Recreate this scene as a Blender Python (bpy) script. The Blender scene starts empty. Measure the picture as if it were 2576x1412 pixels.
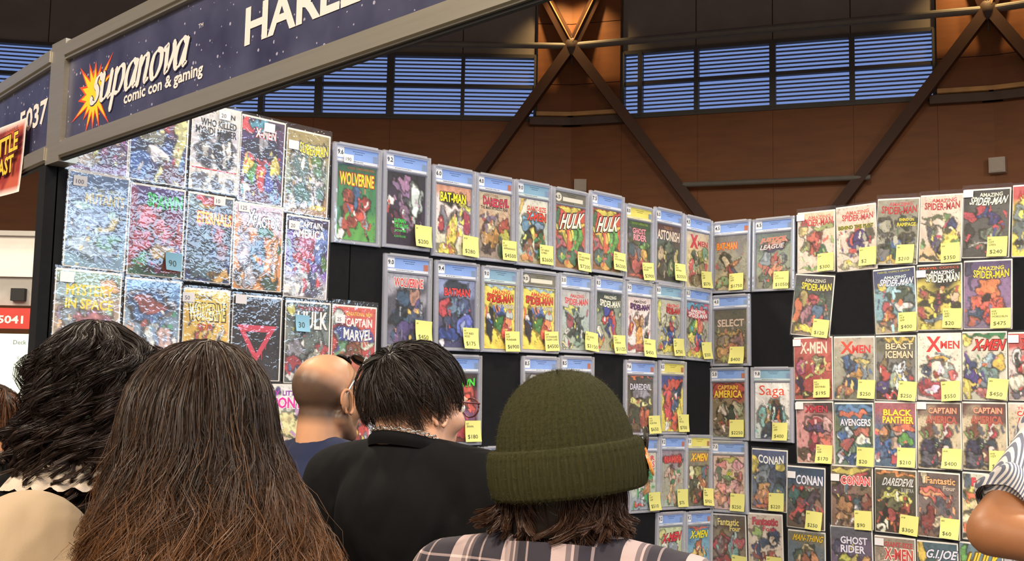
import bpy, bmesh, math, random
import numpy as np
from mathutils import Matrix, Vector

# ---------------------------------------------------------------- camera
SC = bpy.context.scene
cam_d = bpy.data.cameras.new('camera'); cam = bpy.data.objects.new('camera', cam_d)
SC.collection.objects.link(cam); SC.camera = cam
cam_d.sensor_fit = 'HORIZONTAL'; cam_d.sensor_width = 36.0; cam_d.lens = 2870.3/2576*36
cam_d.clip_start = .05; cam_d.clip_end = 300
_r = (0.69683105, 0.71699676, 0.01849684); _u = (0.06246619, -0.08636002, 0.99430374); _f = (-0.71450995, 0.69170629, 0.1049664)
cam.matrix_world = Matrix(((_r[0], _u[0], -_f[0], 3.02602), (_r[1], _u[1], -_f[1], -4.17433), (_r[2], _u[2], -_f[2], 1.60886), (0, 0, 0, 1)))

# ---------------------------------------------------------------- world, exposure
W = bpy.data.worlds.new('sky'); SC.world = W; W.use_nodes = True
nt = W.node_tree; bg = nt.nodes['Background']
bg.inputs[0].default_value = (.235, .36, .78, 1); bg.inputs[1].default_value = 1.0
SC.view_settings.view_transform = 'Standard'; SC.view_settings.look = 'None'
SC.view_settings.exposure = -0.3; SC.view_settings.gamma = 1.0; SC.view_settings.use_curve_mapping = False

# ---------------------------------------------------------------- lamps of the hall, and lights added for glare
def area(name, loc, aim, size, power, col, sy=None):
    d = bpy.data.lights.new(name, 'AREA'); d.energy = power; d.color = col; d.size = size
    d.shape = 'RECTANGLE' if sy else 'DISK'
    if sy: d.size_y = sy
    o = bpy.data.objects.new(name, d); SC.collection.objects.link(o); o.location = loc
    o.rotation_euler = (Vector(aim) - Vector(loc)).to_track_quat('-Z', 'Y').to_euler()
    return o
WARM = (1, .86, .68); COOL = (.58, .77, 1)
for i, (x, y, p) in enumerate([(6, -11, 1), (14, -8, 1), (-3, -13, 1), (9, -20, 1), (19, -15, 1), (-6, -22, 1), (22, -3, 1), (3, 4, .5), (13, 6, .5), (-6, -3, .6), (-5, 9, .5), (4, 14, .5)]):
    area('hall_lamp', (x, y, 10.5), (x, y, 0), 1.2, 2600*p, WARM)
for y in (-2.2, -1.2, -.3):            # unseen cool lights added beside the booth for glare on the side wall
    area('glare_light', (3.2, y, 2.6), (0, y - .2, 1.8), 0.9, 14, COOL, .5)
# ---------------------------------------------------------------- helpers
COL = SC.collection
rng = np.random.default_rng(7)
def lin(c):
    c = np.asarray(c, float)
    return np.where(c <= .04045, c/12.92, ((c+.055)/1.055)**2.4)
def hx(s):
    s = s.lstrip('#')
    if len(s) == 3: s = ''.join(a+a for a in s)
    return lin([int(s[i:i+2], 16)/255 for i in (0, 2, 4)])
def tag(o, label=None, cat=None, group=None, kind=None):
    for k, v in (('label', label), ('category', cat), ('group', group), ('kind', kind)):
        if v: o[k] = v
    return o
def obj(name, me, mat=None, parent=None, loc=None):
    o = bpy.data.objects.new(name, me); COL.objects.link(o)
    if mat and me is not None:
        if not me.materials: me.materials.append(mat)
    if parent: o.parent = parent
    if loc is not None: o.location = loc
    return o
def empty(name, loc=(0, 0, 0), rotz=0, parent=None):
    o = bpy.data.objects.new(name, None); COL.objects.link(o); o.location = loc; o.rotation_euler = (0, 0, rotz)
    o.empty_display_size = .05
    if parent: o.parent = parent
    return o
def raw(verts, faces, cols=None, smooth=False, name='m'):
    me = bpy.data.meshes.new(name)
    v = np.asarray(verts, float).reshape(-1, 3)
    if isinstance(faces, np.ndarray):
        n, k = faces.shape
        me.vertices.add(len(v)); me.vertices.foreach_set('co', v.ravel())
        me.loops.add(n*k); me.loops.foreach_set('vertex_index', faces.ravel().astype(np.int32))
        me.polygons.add(n); me.polygons.foreach_set('loop_start', np.arange(0, n*k, k, dtype=np.int32))
        me.polygons.foreach_set('loop_total', np.full(n, k, dtype=np.int32))
    else:
        me.from_pydata([tuple(p) for p in v], [], [tuple(int(i) for i in f) for f in faces])
    if cols is not None:
        a = me.color_attributes.new('Col', 'FLOAT_COLOR', 'POINT')
        c = np.ones((len(v), 4)); c[:, :3] = cols
        a.data.foreach_set('color', c.ravel())
    me.update(calc_edges=True)
    if smooth: me.polygons.foreach_set('use_smooth', np.ones(len(me.polygons), dtype=bool))
    return me
class MB:
    """collects shapes into one mesh"""
    def __init__(s): s.v = []; s.f = []; s.c = []
    def add(s, v, f, c=None):
        b = len(s.v); v = [tuple(map(float, p)) for p in v]
        s.v += v; s.f += [tuple(int(i)+b for i in t) for t in f]
        s.c += [tuple(c) if c is not None else (1, 1, 1)]*len(v)
        return s
    def box(s, a, b, c=None, M=None):
        (x0, y0, z0), (x1, y1, z1) = a, b
        v = [(x, y, z) for z in (z0, z1) for y in (y0, y1) for x in (x0, x1)]
        if M is not None: v = [tuple(M @ Vector(p)) for p in v]
        return s.add(v, [(0, 2, 3, 1), (4, 5, 7, 6), (0, 1, 5, 4), (2, 6, 7, 3), (0, 4, 6, 2), (1, 3, 7, 5)], c)
    def bar(s, p, q, w, h, up=(0, 0, 1), c=None):
        p, q = Vector(p), Vector(q); d = (q-p).normalized(); x = d.cross(Vector(up)).normalized(); y = x.cross(d)
        v = [e + x*a*w/2 + y*b*h/2 for e in (p, q) for a, b in ((-1, -1), (1, -1), (1, 1), (-1, 1))]
        return s.add(v, [(3, 2, 1, 0), (4, 5, 6, 7), (0, 1, 5, 4), (1, 2, 6, 5), (2, 3, 7, 6), (3, 0, 4, 7)], c)
    def tube(s, pts, rad, n=8, c=None, cap=True):
        pts = np.asarray(pts, float); m = len(pts); rad = np.broadcast_to(rad, (m,))
        t = np.gradient(pts, axis=0); t /= np.linalg.norm(t, axis=1)[:, None]+1e-12
        a = np.array([0, 0, 1.]) if abs(t[0][2]) < .9 else np.array([1., 0, 0])
        v = []
        x = np.cross(t[0], a); x /= np.linalg.norm(x)
        for i in range(m):
            x = x - t[i]*(x@t[i]); x /= np.linalg.norm(x); y = np.cross(t[i], x)
            for k in range(n):
                an = 2*math.pi*k/n; v.append(pts[i]+rad[i]*(x*math.cos(an)+y*math.sin(an)))
        f = [(i*n+k, i*n+(k+1) % n, (i+1)*n+(k+1) % n, (i+1)*n+k) for i in range(m-1) for k in range(n)]
        if cap: f += [tuple(range(n-1, -1, -1)), tuple(range((m-1)*n, m*n))]
        return s.add(v, f, c)
    def lathe(s, prof, n=32, c=None, M=None):
        v = [(r*math.cos(2*math.pi*k/n), r*math.sin(2*math.pi*k/n), z) for r, z in prof for k in range(n)]
        if M is not None: v = [tuple(M @ Vector(p)) for p in v]
        f = [(i*n+k, i*n+(k+1) % n, (i+1)*n+(k+1) % n, (i+1)*n+k) for i in range(len(prof)-1) for k in range(n)]
        return s.add(v, f, c)
    def mesh(s, smooth=False, col=False): return raw(s.v, s.f, np.array(s.c) if col else None, smooth)
    def build(s, name, mat, parent=None, smooth=False, col=False): return obj(name, s.mesh(smooth, col), mat, parent)

# ---------------------------------------------------------------- materials
def nodes(name):
    m = bpy.data.materials.new(name); m.use_nodes = True; t = m.node_tree
    return m, t, t.nodes, t.links, t.nodes['Principled BSDF']
def mat(name, c, rough=.5, metal=0, vary=.08, scale=12, bump=0, bscale=None, spec=.5, c2=None, stretch=None, sheen=0):
    """plain surface whose colour wanders a little with noise"""
    m, t, N, L, b = nodes(name)
    c = np.asarray(c, float); lo, hi = (c*(1-vary), c*(1+vary)) if c2 is None else (c, np.asarray(c2, float))
    tc = N.new('ShaderNodeTexCoord'); n = N.new('ShaderNodeTexNoise'); n.inputs['Scale'].default_value = scale; n.inputs['Detail'].default_value = 5
    src = tc.outputs['Object']
    if stretch:
        mp = N.new('ShaderNodeMapping'); mp.inputs['Scale'].default_value = stretch; L.new(src, mp.inputs[0]); src = mp.outputs[0]
    L.new(src, n.inputs['Vector'])
    r = N.new('ShaderNodeValToRGB'); r.color_ramp.elements[0].color = (*lo, 1); r.color_ramp.elements[1].color = (*np.clip(hi, 0, 1), 1)
    r.color_ramp.elements[0].position = .3; r.color_ramp.elements[1].position = .7
    L.new(n.outputs['Fac'], r.inputs[0]); L.new(r.outputs[0], b.inputs['Base Color'])
    b.inputs['Roughness'].default_value = rough; b.inputs['Metallic'].default_value = metal; b.inputs['Specular IOR Level'].default_value = spec
    if sheen: b.inputs['Sheen Weight'].default_value = sheen
    if bump:
        n2 = N.new('ShaderNodeTexNoise'); n2.inputs['Scale'].default_value = bscale or scale*8; n2.inputs['Detail'].default_value = 3
        L.new(src, n2.inputs['Vector'])
        bm = N.new('ShaderNodeBump'); bm.inputs['Strength'].default_value = bump; bm.inputs['Distance'].default_value = .01
        L.new(n2.outputs['Fac'], bm.inputs['Height']); L.new(bm.outputs[0], b.inputs['Normal'])
    return m
def print_mat(name, rough=.45, spec=.4):
    """ink on paper: the colour comes from the print stored on the mesh"""
    m, t, N, L, b = nodes(name)
    a = N.new('ShaderNodeAttribute'); a.attribute_name = 'Col'; n = N.new('ShaderNodeTexNoise'); n.inputs['Scale'].default_value = 900
    hs = N.new('ShaderNodeHueSaturation'); mr = N.new('ShaderNodeMapRange'); mr.inputs[3].default_value = .92; mr.inputs[4].default_value = 1.08
    L.new(n.outputs['Fac'], mr.inputs[0]); L.new(mr.outputs[0], hs.inputs['Value']); L.new(a.outputs['Color'], hs.inputs['Color'])
    L.new(hs.outputs[0], b.inputs['Base Color']); b.inputs['Roughness'].default_value = rough; b.inputs['Specular IOR Level'].default_value = spec
    return m
def film_mat(name, gloss=1.0, rough=.04, bump=.3, scale=60, haze=.03, stretch=(1, 1, 1), tint=(1, 1, 1), ior=1.5):
    """clear plastic: see-through with a crinkled glossy face"""
    m, t, N, L, b = nodes(name); N.remove(b); out = N['Material Output']
    tr = N.new('ShaderNodeBsdfTransparent'); tr.inputs[0].default_value = (*tint, 1)
    gl = N.new('ShaderNodeBsdfGlossy'); gl.inputs['Roughness'].default_value = rough; gl.inputs['Color'].default_value = (1, 1, 1, 1)
    df = N.new('ShaderNodeBsdfDiffuse'); df.inputs[0].default_value = (.8, .82, .85, 1)
    tc = N.new('ShaderNodeTexCoord'); mp = N.new('ShaderNodeMapping'); mp.inputs['Scale'].default_value = stretch
    L.new(tc.outputs['Object'], mp.inputs[0])
    oi = N.new('ShaderNodeObjectInfo'); vm = N.new('ShaderNodeVectorMath'); vm.operation = 'ADD'
    L.new(mp.outputs[0], vm.inputs[0]); L.new(oi.outputs['Location'], vm.inputs[1])
    n = N.new('ShaderNodeTexNoise'); n.inputs['Scale'].default_value = scale; n.inputs['Detail'].default_value = 1.2; n.inputs['Distortion'].default_value = .7
    L.new(vm.outputs[0], n.inputs['Vector'])
    bm = N.new('ShaderNodeBump'); bm.inputs['Strength'].default_value = bump; bm.inputs['Distance'].default_value = .004
    L.new(n.outputs['Fac'], bm.inputs['Height'])
    fr = N.new('ShaderNodeFresnel'); fr.inputs['IOR'].default_value = ior; L.new(bm.outputs[0], fr.inputs['Normal']); L.new(bm.outputs[0], gl.inputs['Normal'])
    mu = N.new('ShaderNodeMath'); mu.operation = 'MULTIPLY'; mu.inputs[1].default_value = gloss; mu.use_clamp = True; ge = N.new('ShaderNodeNewGeometry'); om = N.new('ShaderNodeMath'); om.operation = 'SUBTRACT'; om.inputs[0].default_value = 1; L.new(ge.outputs['Backfacing'], om.inputs[1])
    m0 = N.new('ShaderNodeMath'); m0.operation = 'MULTIPLY'; L.new(fr.outputs[0], m0.inputs[0]); L.new(om.outputs[0], m0.inputs[1]); L.new(m0.outputs[0], mu.inputs[0])      # the inner face of thin plastic adds no second mirror
    m1 = N.new('ShaderNodeMixShader'); m1.inputs[0].default_value = haze; L.new(tr.outputs[0], m1.inputs[1]); L.new(df.outputs[0], m1.inputs[2])
    m2 = N.new('ShaderNodeMixShader'); L.new(mu.outputs[0], m2.inputs[0]); L.new(m1.outputs[0], m2.inputs[1]); L.new(gl.outputs[0], m2.inputs[2])
    L.new(m2.outputs[0], out.inputs['Surface'])
    return m
def glow(name, c, k):
    m, t, N, L, b = nodes(name); b.inputs['Base Color'].default_value = (*c, 1); b.inputs['Emission Color'].default_value = (*c, 1); b.inputs['Emission Strength'].default_value = k
    return m
PRINT = print_mat('printed_paper'); PRINT_MATT = print_mat('printed_panel', .6, .3)

# ---------------------------------------------------------------- lettering
_txt = {}
def text_shape(s, bold=0.0):
    k = (s, bold)
    if k not in _txt:
        c = bpy.data.curves.new('t', 'FONT'); c.body = s; c.resolution_u = 2; c.offset = bold; c.fill_mode = 'FRONT'
        o = bpy.data.objects.new('t', c); me = bpy.data.meshes.new_from_object(o)
        v = np.array([p.co[:2] for p in me.vertices]).reshape(-1, 2); f = [tuple(p.vertices) for p in me.polygons]
        bpy.data.objects.remove(o); bpy.data.curves.remove(c); bpy.data.meshes.remove(me)
        if len(v):
            lo, hi = v.min(0), v.max(0); asp = (hi[0]-lo[0])/max(hi[1]-lo[1], 1e-6); v = (v-lo)/np.maximum(hi-lo, 1e-6)
        else: asp = 1
        _txt[k] = (v, f, asp)
    return _txt[k]
def letter(mb, s, x0, y0, x1, y1, z, c, flags='', fit=True):
    """text fitted into a box (x right, y up); flags: b bold, a arched, r slanted, v climbing, o#hex outline"""
    out = None
    if '#' in flags: i = flags.index('#'); out = hx(flags[i:]); flags = flags[:i]
    def put(bold, z, c, grow):
        v, f, asp = text_shape(s, bold)
        if not len(v): return
        X0, X1, Y0, Y1 = x0, x1, y0, y1
        if not fit: X1 = X0+(Y1-Y0)*asp
        w, h = X1-X0, Y1-Y0
        X0 -= grow*h; X1 += grow*h; Y0 -= grow*h; Y1 += grow*h
        p = np.empty((len(v), 3)); p[:, 0] = X0+v[:, 0]*(X1-X0); p[:, 1] = Y0+v[:, 1]*(Y1-Y0); p[:, 2] = z
        t = v[:, 0]*2-1
        if 'a' in flags: p[:, 1] += h*.22*(t*t)*(1 if h > 0 else -1) - h*.1
        if 'r' in flags: p[:, 0] += (v[:, 1]-.5)*h*.35
        if 'v' in flags: p[:, 1] += t*h*.13
        mb.add(p, f, c)
    if out is not None: put(.075 if 'b' in flags else .05, z, out, .07); z += .0003
    put(.028 if 'b' in flags else 0, z, c, 0)
# ---------------------------------------------------------------- the hall: ring of timber wall facets with louvred windows
M_TIMBER = mat('timber_lining', hx('#865228'), .55, vary=.12, scale=1.2, stretch=(1, 1, 6), bump=.1, bscale=14)
M_PALE_TIMBER_LIT = mat('pale_timber_lit_strut', hx('#c79a62'), .6, vary=.1, scale=4)  # pale ledge timber, also the light painted on the strut faces
M_STEEL = mat('dark_painted_steel', hx('#5a4a40'), .6, vary=.1, scale=3)
M_PIPE = mat('grey_pipe', hx('#77756e'), .5, vary=.08, scale=3)
M_ROOF = mat('dark_roof_panel', hx('#918b85'), .8, vary=.08, scale=1.5)
M_FRAME = mat('window_frame_grey', hx('#55534f'), .5, vary=.06, scale=3)
M_SLAT = mat('louvre_grey', hx('#77787a'), .5, vary=.06, scale=3)
M_BRACE = mat('brown_steel_brace', hx('#4a2f20'), .6, vary=.1, scale=2)
M_GLASS = film_mat('window_glass', 1.0, .02, .02, 3, .02)
M_FLOOR = mat('grey_carpet', hx('#5c5a58'), .95, vary=.12, scale=30, bump=.3, bscale=400)
M_BOX = mat('pale_speaker_box', hx('#b9b3ad'), .6, vary=.04)
def slab_box(name, m, a, b, parent=None, bevel=0): return MB().box(a, b).build(name, m, parent)
fl = slab_box('floor', M_FLOOR, (-45, -40, -.1), (45, 45, 0)); tag(fl, kind='structure')
def frame_at(name, O, d, kind='structure'):
    e = empty(name, (O[0], O[1], 0), math.atan2(d[1], d[0])); tag(e, kind=kind); return e
# local frame of a facet: x along the wall (to the right seen from the booth), -y towards the booth, z up
def wall_lower(name, O, d, x0, x1, joints):
    e = frame_at(name, O, d)
    xs = [x0]+joints+[x1]
    for a, b in zip(xs, xs[1:]):
        slab_box('panel', M_TIMBER, (a+.003, .25, 0), (b-.003, .4, 9.42), e)
    slab_box('panel_backing', M_ROOF, (x0, .4, 0), (x1, .45, 9.42), e)
    slab_box('sill', M_FRAME, (x0, .2, 9.42), (x1, .5, 9.5), e)
    return e
def upper(name, O, d, x0, x1, seams):
    e = frame_at(name, O, d)
    xs = [x0]+seams+[x1]
    for a, b in zip(xs, xs[1:]): slab_box('panel', M_ROOF, (a+.012, .3, 11.3), (b-.012, .4, 17), e)
    slab_box('panel_backing', M_STEEL, (x0, .4, 11.3), (x1, .5, 17), e)
    return e
_wn = [0]
slat_mesh = {}
def window(O, d, mull, lo=9.5, hi=11.3, n=15):
    """mull: list of (pane left, pane right)"""
    _wn[0] += 1
    e = frame_at('window_%d' % _wn[0], O, d)
    a, b = mull[0][0], mull[-1][1]
    slab_box('head', M_FRAME, (a-.14, .2, hi-.06), (b+.14, .42, hi+.04), e); slab_box('bottom_rail', M_FRAME, (a-.14, .2, lo), (b+.14, .42, lo+.05), e)
    slab_box('transom', M_FRAME, (a, .22, 10.36), (b, .4, 10.44), e)
    prev = a-.14
    for p0, p1 in mull:
        slab_box('mullion', M_FRAME, (prev, .18, lo), (p0, .45, hi), e); prev = p1
        slab_box('pane', M_GLASS, (p0, .33, lo), (p1, .335, hi), e)
        key = round(p1-p0, 3)
        if key not in slat_mesh:
            slat_mesh[key] = MB().box((0, -.035, -.006), (key, .035, .006), M=Matrix.Rotation(-.3, 3, 'X')).mesh()
            slat_mesh[key].materials.append(M_SLAT)
        for i in range(n):
            z = lo+.1+(hi-lo-.22)*i/(n-1)
            if abs(z-10.4) < .05: continue
            s = obj('slat', slat_mesh[key], None, e); s.location = (p0, .45, z)
    slab_box('mullion', M_FRAME, (prev, .18, lo), (prev+.14, .45, hi), e)
OX = (-18.276, 18.592); dL = (.697, .717); dR = (.885, .466); dRR = (.969, .247); O2 = (-8.653, 23.661); OLL = (-27.081, 9.532); dLL = (.562, .827)
wall_lower('wall_far', OX, dL, -12.9, .15, [-11, -9.1, -7.2, -5.05, -3.05, -1.0]); wall_lower('wall_right', OX, dR, -.15, 11.1, [1.4, 3.5, 5.5, 7.55, 9.6])
wall_lower('wall_right_end', O2, dRR, -.15, 12, [2, 4, 6, 8, 10]); wall_lower('wall_left_end', OLL, dLL, -14, 5.2, [-12, -10, -8, -6, -4, -2, 0, 2, 4])
upper('wall_upper_far', OX, dL, -12.9, .15, [-11, -9, -7, -5.05, -3.05, -1.0]); upper('wall_upper_right', OX, dR, -.15, 11.1, [1.4, 3.45, 5.5, 7.5, 9.6])
upper('wall_upper_right_end', O2, dRR, -.15, 12, [2, 5, 8]); upper('wall_upper_left_end', OLL, dLL, -14, 5.2, [-10, -6, -2, 2])
window(OX, dL, [(-12.4, -10.7), (-10.5, -8.77), (-8.62, -7.19), (-6.98, -5.17), (-4.97, -3.08), (-2.98, -1.03)])
window(OX, dR, [(1.48, 1.86), (1.98, 3.41), (3.53, 5.42), (5.58, 7.46), (7.6, 9.5)])
window(OLL, dLL, [(-5.6, -3.8), (-3.65, -1.85), (-1.7, .1), (.25, 2.05)])
# timber pilasters between the window bays
def pilaster(name, O, d, x0, x1):
    e = frame_at(name, O, d)
    for z0, z1 in ((9.5, 10.45), (10.47, 12.2), (12.22, 17)): slab_box('panel', M_TIMBER, (x0, .12, z0), (x1, .45, z1), e)
    slab_box('ledge_board', M_PALE_TIMBER_LIT, (x0-.02, -.1, 9.52), (x1-.02, .14, 9.63), e); slab_box('ledge_dark_band', M_STEEL, (x0-.2, 0, 9.28), (x1+.2, .2, 9.5), e)  # pale ledge board with a dark band below it
pilaster('trim_1', OX, dL, -.93, .1); pilaster('trim_2', OX, dR, -.05, 1.38)
pilaster('trim_3', O2, dR, -1.27, .05); pilaster('trim_4', O2, dRR, -.05, 1.4)
# struts, pipes: each its own piece
def world(O, d, x, y, z): return Vector((O[0]+d[0]*x-d[1]*y, O[1]+d[1]*x+d[0]*y, z))
truss = empty('steel_truss'); tag(truss, 'dark steel truss of crossing struts, nodes and pipes before the timber wall', 'truss')
def strut(a, b, w, label, m=None, name='strut', pale=False):
    mb = MB().bar(a, b, w, w*.9, up=(0, 0, 1)); o = mb.build(name, m or M_BRACE, truss)
    if pale:
        off = Vector((.5, -.5, 0)).normalized()*.0+Vector((0, 0, 1)).cross((b-a).normalized()).normalized()*0
        MB().bar(a+Vector((-_f[0], -_f[1], .6)).normalized()*w*.5, b+Vector((-_f[0], -_f[1], .6)).normalized()*w*.5, w*.5, .02).build('lit_face', M_PALE_TIMBER_LIT, o)  # light on the strut's upper face, put in as a pale strip
    return o
n1 = world(OX, dL, 0, -.35, 11.43); n2 = world(O2, dRR, 0, -.35, 11.5)
strut(n1, world(OX, dL, -3.35, .1, 6.6), .3, 'brown diagonal strut leaning from the middle steel node to the lower left')
strut(n1, world(OX, dR, 4.3, .1, 5.7), .3, 'brown diagonal strut leaning from the middle steel node to the lower right')
strut(n1, world(OX, dL, -1.35, .3, 14.2), .3, 'lit-edged strut rising from the middle steel node to the upper left', pale=True)
strut(n1, world(OX, dR, 1.2, .3, 14.2), .3, 'lit-edged strut rising from the middle steel node to the upper right', pale=True)
strut(n2, world(OX, dR, 6.6, .1, 6.0), .3, 'brown diagonal strut falling left from the steel node near the frame corner')
strut(n2, world(O2, dRR, 3.4, .1, 6.5), .3, 'brown diagonal strut falling right from the steel node near the frame corner')
strut(n2, world(O2, dR, -.9, .3, 14.2), .3, 'lit-edged strut rising left from the node near the frame corner', pale=True)
strut(n2, world(O2, dRR, .9, .3, 14.2), .3, 'lit-edged strut rising right from the node near the frame corner', pale=True)
def pipe(a, b, r, label):
    return MB().tube([a, b], r, 14).build('horizontal_pipe', M_PIPE, truss)
pipe(world(OX, dL, -12.6, -.3, 11.42), n1, .085, 'grey horizontal pipe above the far louvred window')
pipe(n1, n2, .1, 'long grey horizontal pipe linking the two steel nodes')
pipe(n2, world(O2, dRR, 8, -.3, 11.5), .1, 'grey horizontal pipe leaving the frame at the corner node')
pipe(world(OX, dR, 3.0, -.1, 7.44), world(OX, dR, 7.95, -.1, 7.44), .07, 'lower pale pipe between the two diagonal struts')
for n_, lb in ((n1, 'dark steel node where struts cross above the slabs'), (n2, 'dark steel node at the upper right corner of the hall')):
    b = MB().lathe([(0, -.28), (.16, -.26), (.2, -.05), (.2, .1), (.12, .25), (0, .27)], 16, M=Matrix.Translation(n_))
    b.tube([n_+Vector((0, 0, -.2)), n_+Vector((0, 0, -.55))], .03)
    b.build('steel_node', M_STEEL, truss, smooth=True)
for O_, d_, x_, z_, s_, lb in ((OX, dL, .3, 7.59, .34, 'small pale square speaker box on the timber wall above the orange-titled slabs'), (O2, dRR, .06, 7.64, .38, 'small pale square speaker box near the right edge of the timber wall')):
    p = world(O_, d_, x_, .1, z_); e = empty('speaker_box', p, math.atan2(d_[1], d_[0])); tag(e, lb, 'speaker', 'pale speaker boxes')
    slab_box('housing', M_BOX, (-s_/2, -.1, -s_/2), (s_/2, .15, s_/2), e); slab_box('grille', M_SLAT, (-s_*.42, -.11, -s_*.42), (s_*.42, -.1, s_*.42), e)
for o in list(COL.objects):
    if o.name.startswith('grille'): o.data.materials[0] = M_BOX
# remaining sides of the hall, behind the visitors: plain timber with a bright glazed band
e = empty('wall_behind'); tag(e, kind='structure')
for a, b in (((-34.9, -2), (-24, -32)), ((-24, -32), (18, -34)), ((18, -34), (33, -8)), ((33, -8), (30, 18)), ((30, 18), (3, 26.6))):
    MB().bar((*a, 4.7), (*b, 4.7), .3, 9.4).build('panel', M_TIMBER, e); MB().bar((*a, 14.2), (*b, 14.2), .3, 5.6).build('panel', M_ROOF, e)
cp_ = [(-34.9, -2), (-27.2, 9.6), (-18.3, 18.7), (-8.7, 23.8), (3, 26.6), (30, 18), (33, -8), (18, -34), (-24, -32)]
mb = MB(); n_ = len(cp_); mb.add([(x, y, 17) for x, y in cp_]+[(x, y, 17.3) for x, y in cp_], [tuple(range(n_)), tuple(range(2*n_-1, n_-1, -1))]+[(i, (i+1) % n_, n_+(i+1) % n_, n_+i) for i in range(n_)])
tag(mb.build('ceiling', M_ROOF), kind='structure')
# warm uplights behind the middle node and the corner node
for O_, d_, x_ in ((OX, dR, .35), (OX, dL, -.35), (O2, dRR, .4), (O2, dR, -.5)):
    p = world(O_, d_, x_, -.9, 13.3); l = bpy.data.lights.new('pilaster_uplight', 'SPOT'); l.energy = 430; l.color = (1, .62, .25); l.spot_size = 1.5; l.spot_blend = 1; l.shadow_soft_size = .1
    o = bpy.data.objects.new('pilaster_uplight', l); COL.objects.link(o); o.location = p; o.rotation_euler = (world(O_, d_, x_*1.2, .4, 10.2)-p).to_track_quat('-Z', 'Y').to_euler()

# ---------------------------------------------------------------- the booth: black fabric walls, post, fascia
M_BLACK = mat('black_velcro_fabric', hx('#121317'), .9, vary=.15, scale=40, bump=.15, bscale=900, spec=.2)
M_ALU = mat('brushed_aluminium', hx('#b0aa9a'), .33, .75, vary=.05, scale=9, stretch=(.3, 3, 12), bump=.03, bscale=90)
M_STEEL_W = mat('joint_strip', hx('#141416'), .7, vary=.05)
WT = 2.41
e = empty('wall_left', (0, 0, 0)); tag(e, kind='structure')
for a, b in ((-2.955, -1.985), (-1.98, -.995), (-.99, -.003)): slab_box('panel', M_BLACK, (-.035, a, .02), (0, b, WT), e)
slab_box('backing', M_STEEL_W, (-.045, -2.95, 0), (-.036, 0, WT-.01), e)
e = empty('wall_back', (0, 0, 0)); tag(e, kind='structure')
for a, b in ((.003, .985), (.99, 1.975), (1.98, 2.96)): slab_box('panel', M_BLACK, (a, 0, .02), (b, .035, WT), e)
slab_box('backing', M_STEEL_W, (0, .036, 0), (2.97, .045, WT-.01), e)
post = empty('booth_post', (.035, -2.985, 0)); tag(post, 'aluminium corner post joining the two fascia boards', 'post')
MB().box((-.044, .0, 2.213), (.045, .05, 2.545)).build('upper_sleeve', M_ALU, post)
slab_box('fabric_cover', M_BLACK, (-.08, .0, .01), (-.035, .034, 2.213), post)

# starry navy print of the fascia boards
def starry(name):
    m, t, N, L, b = nodes(name)
    tc = N.new('ShaderNodeTexCoord'); v = N.new('ShaderNodeTexVoronoi'); v.inputs['Scale'].default_value = 85; v.feature = 'F1'
    n0 = N.new('ShaderNodeTexNoise'); n0.inputs['Scale'].default_value = 7; n0.inputs['Detail'].default_value = 4
    L.new(tc.outputs['Object'], v.inputs['Vector']); L.new(tc.outputs['Object'], n0.inputs['Vector'])
    r0 = N.new('ShaderNodeValToRGB'); r0.color_ramp.elements[0].color = (*hx('#2a2b44'), 1); r0.color_ramp.elements[1].color = (*hx('#45475f'), 1); r0.color_ramp.elements[0].position = .3; r0.color_ramp.elements[1].position = .7
    L.new(n0.outputs['Fac'], r0.inputs[0])
    sz = N.new('ShaderNodeMath'); sz.operation = 'MULTIPLY'; sz.inputs[1].default_value = .36
    se = N.new('ShaderNodeSeparateColor'); L.new(v.outputs['Color'], se.inputs[0]); pw = N.new('ShaderNodeMath'); pw.operation = 'POWER'; pw.inputs[1].default_value = 5
    L.new(se.outputs[0], pw.inputs[0]); L.new(pw.outputs[0], sz.inputs[0])
    lt = N.new('ShaderNodeMath'); lt.operation = 'LESS_THAN'; L.new(v.outputs['Distance'], lt.inputs[0]); L.new(sz.outputs[0], lt.inputs[1])
    fa = N.new('ShaderNodeMath'); fa.operation = 'MULTIPLY'; fa.inputs[1].default_value = .6; L.new(lt.outputs[0], fa.inputs[0])
    mx = N.new('ShaderNodeMixRGB'); mx.inputs[2].default_value = (*hx('#b8b4c8'), 1); L.new(fa.outputs[0], mx.inputs[0]); L.new(r0.outputs[0], mx.inputs[1])
    L.new(mx.outputs[0], b.inputs['Base Color']); b.inputs['Roughness'].default_value = .35
    return m
M_STAR = starry('starry_navy_print')
WHITE = hx('#cfc7c2')
def fascia(name, label, O, ang, x0, x1):
    """local: x along, y towards the aisle is -y, z up"""
    e = empty(name, (O[0], O[1], 0), ang); tag(e, label, 'fascia')
    bt = MB().box((x0, -.018, 2.488), (x1, .002, 2.535)); bt.box((x0, -.024, 2.497), (x1, -.017, 2.527)); bt.build('top_rail', M_ALU, e)
    bb = MB().box((x0, -.018, 2.222), (x1, .002, 2.268)); bb.box((x0, -.024, 2.227), (x1, -.017, 2.262)); bb.build('bottom_rail', M_ALU, e)
    slab_box('rail_seal', M_STEEL_W, (x0, -.012, 2.216), (x1, -.002, 2.222), e)
    pn = slab_box('printed_panel', M_STAR, (x0, -.006, 2.268), (x1, .006, 2.488), e)
    return e, pn
fr, fpan = fascia('fascia_board', 'starry navy fascia board with white lettering and orange starburst logo', (0, -2.965), 0, .08, 3.0)
lf, lpan = fascia('fascia_board', 'shorter starry navy fascia board with stand number, receding past the post', (-.01, -2.965), math.radians(-3.9), -2.9, 0)
def on_panel(o, par):      # lettering drawn x right, y up, z out -> upright on the panel
    o.parent = par; o.rotation_euler = (math.pi/2, 0, 0); o.location = (0, -.0065, 0); return o
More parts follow.
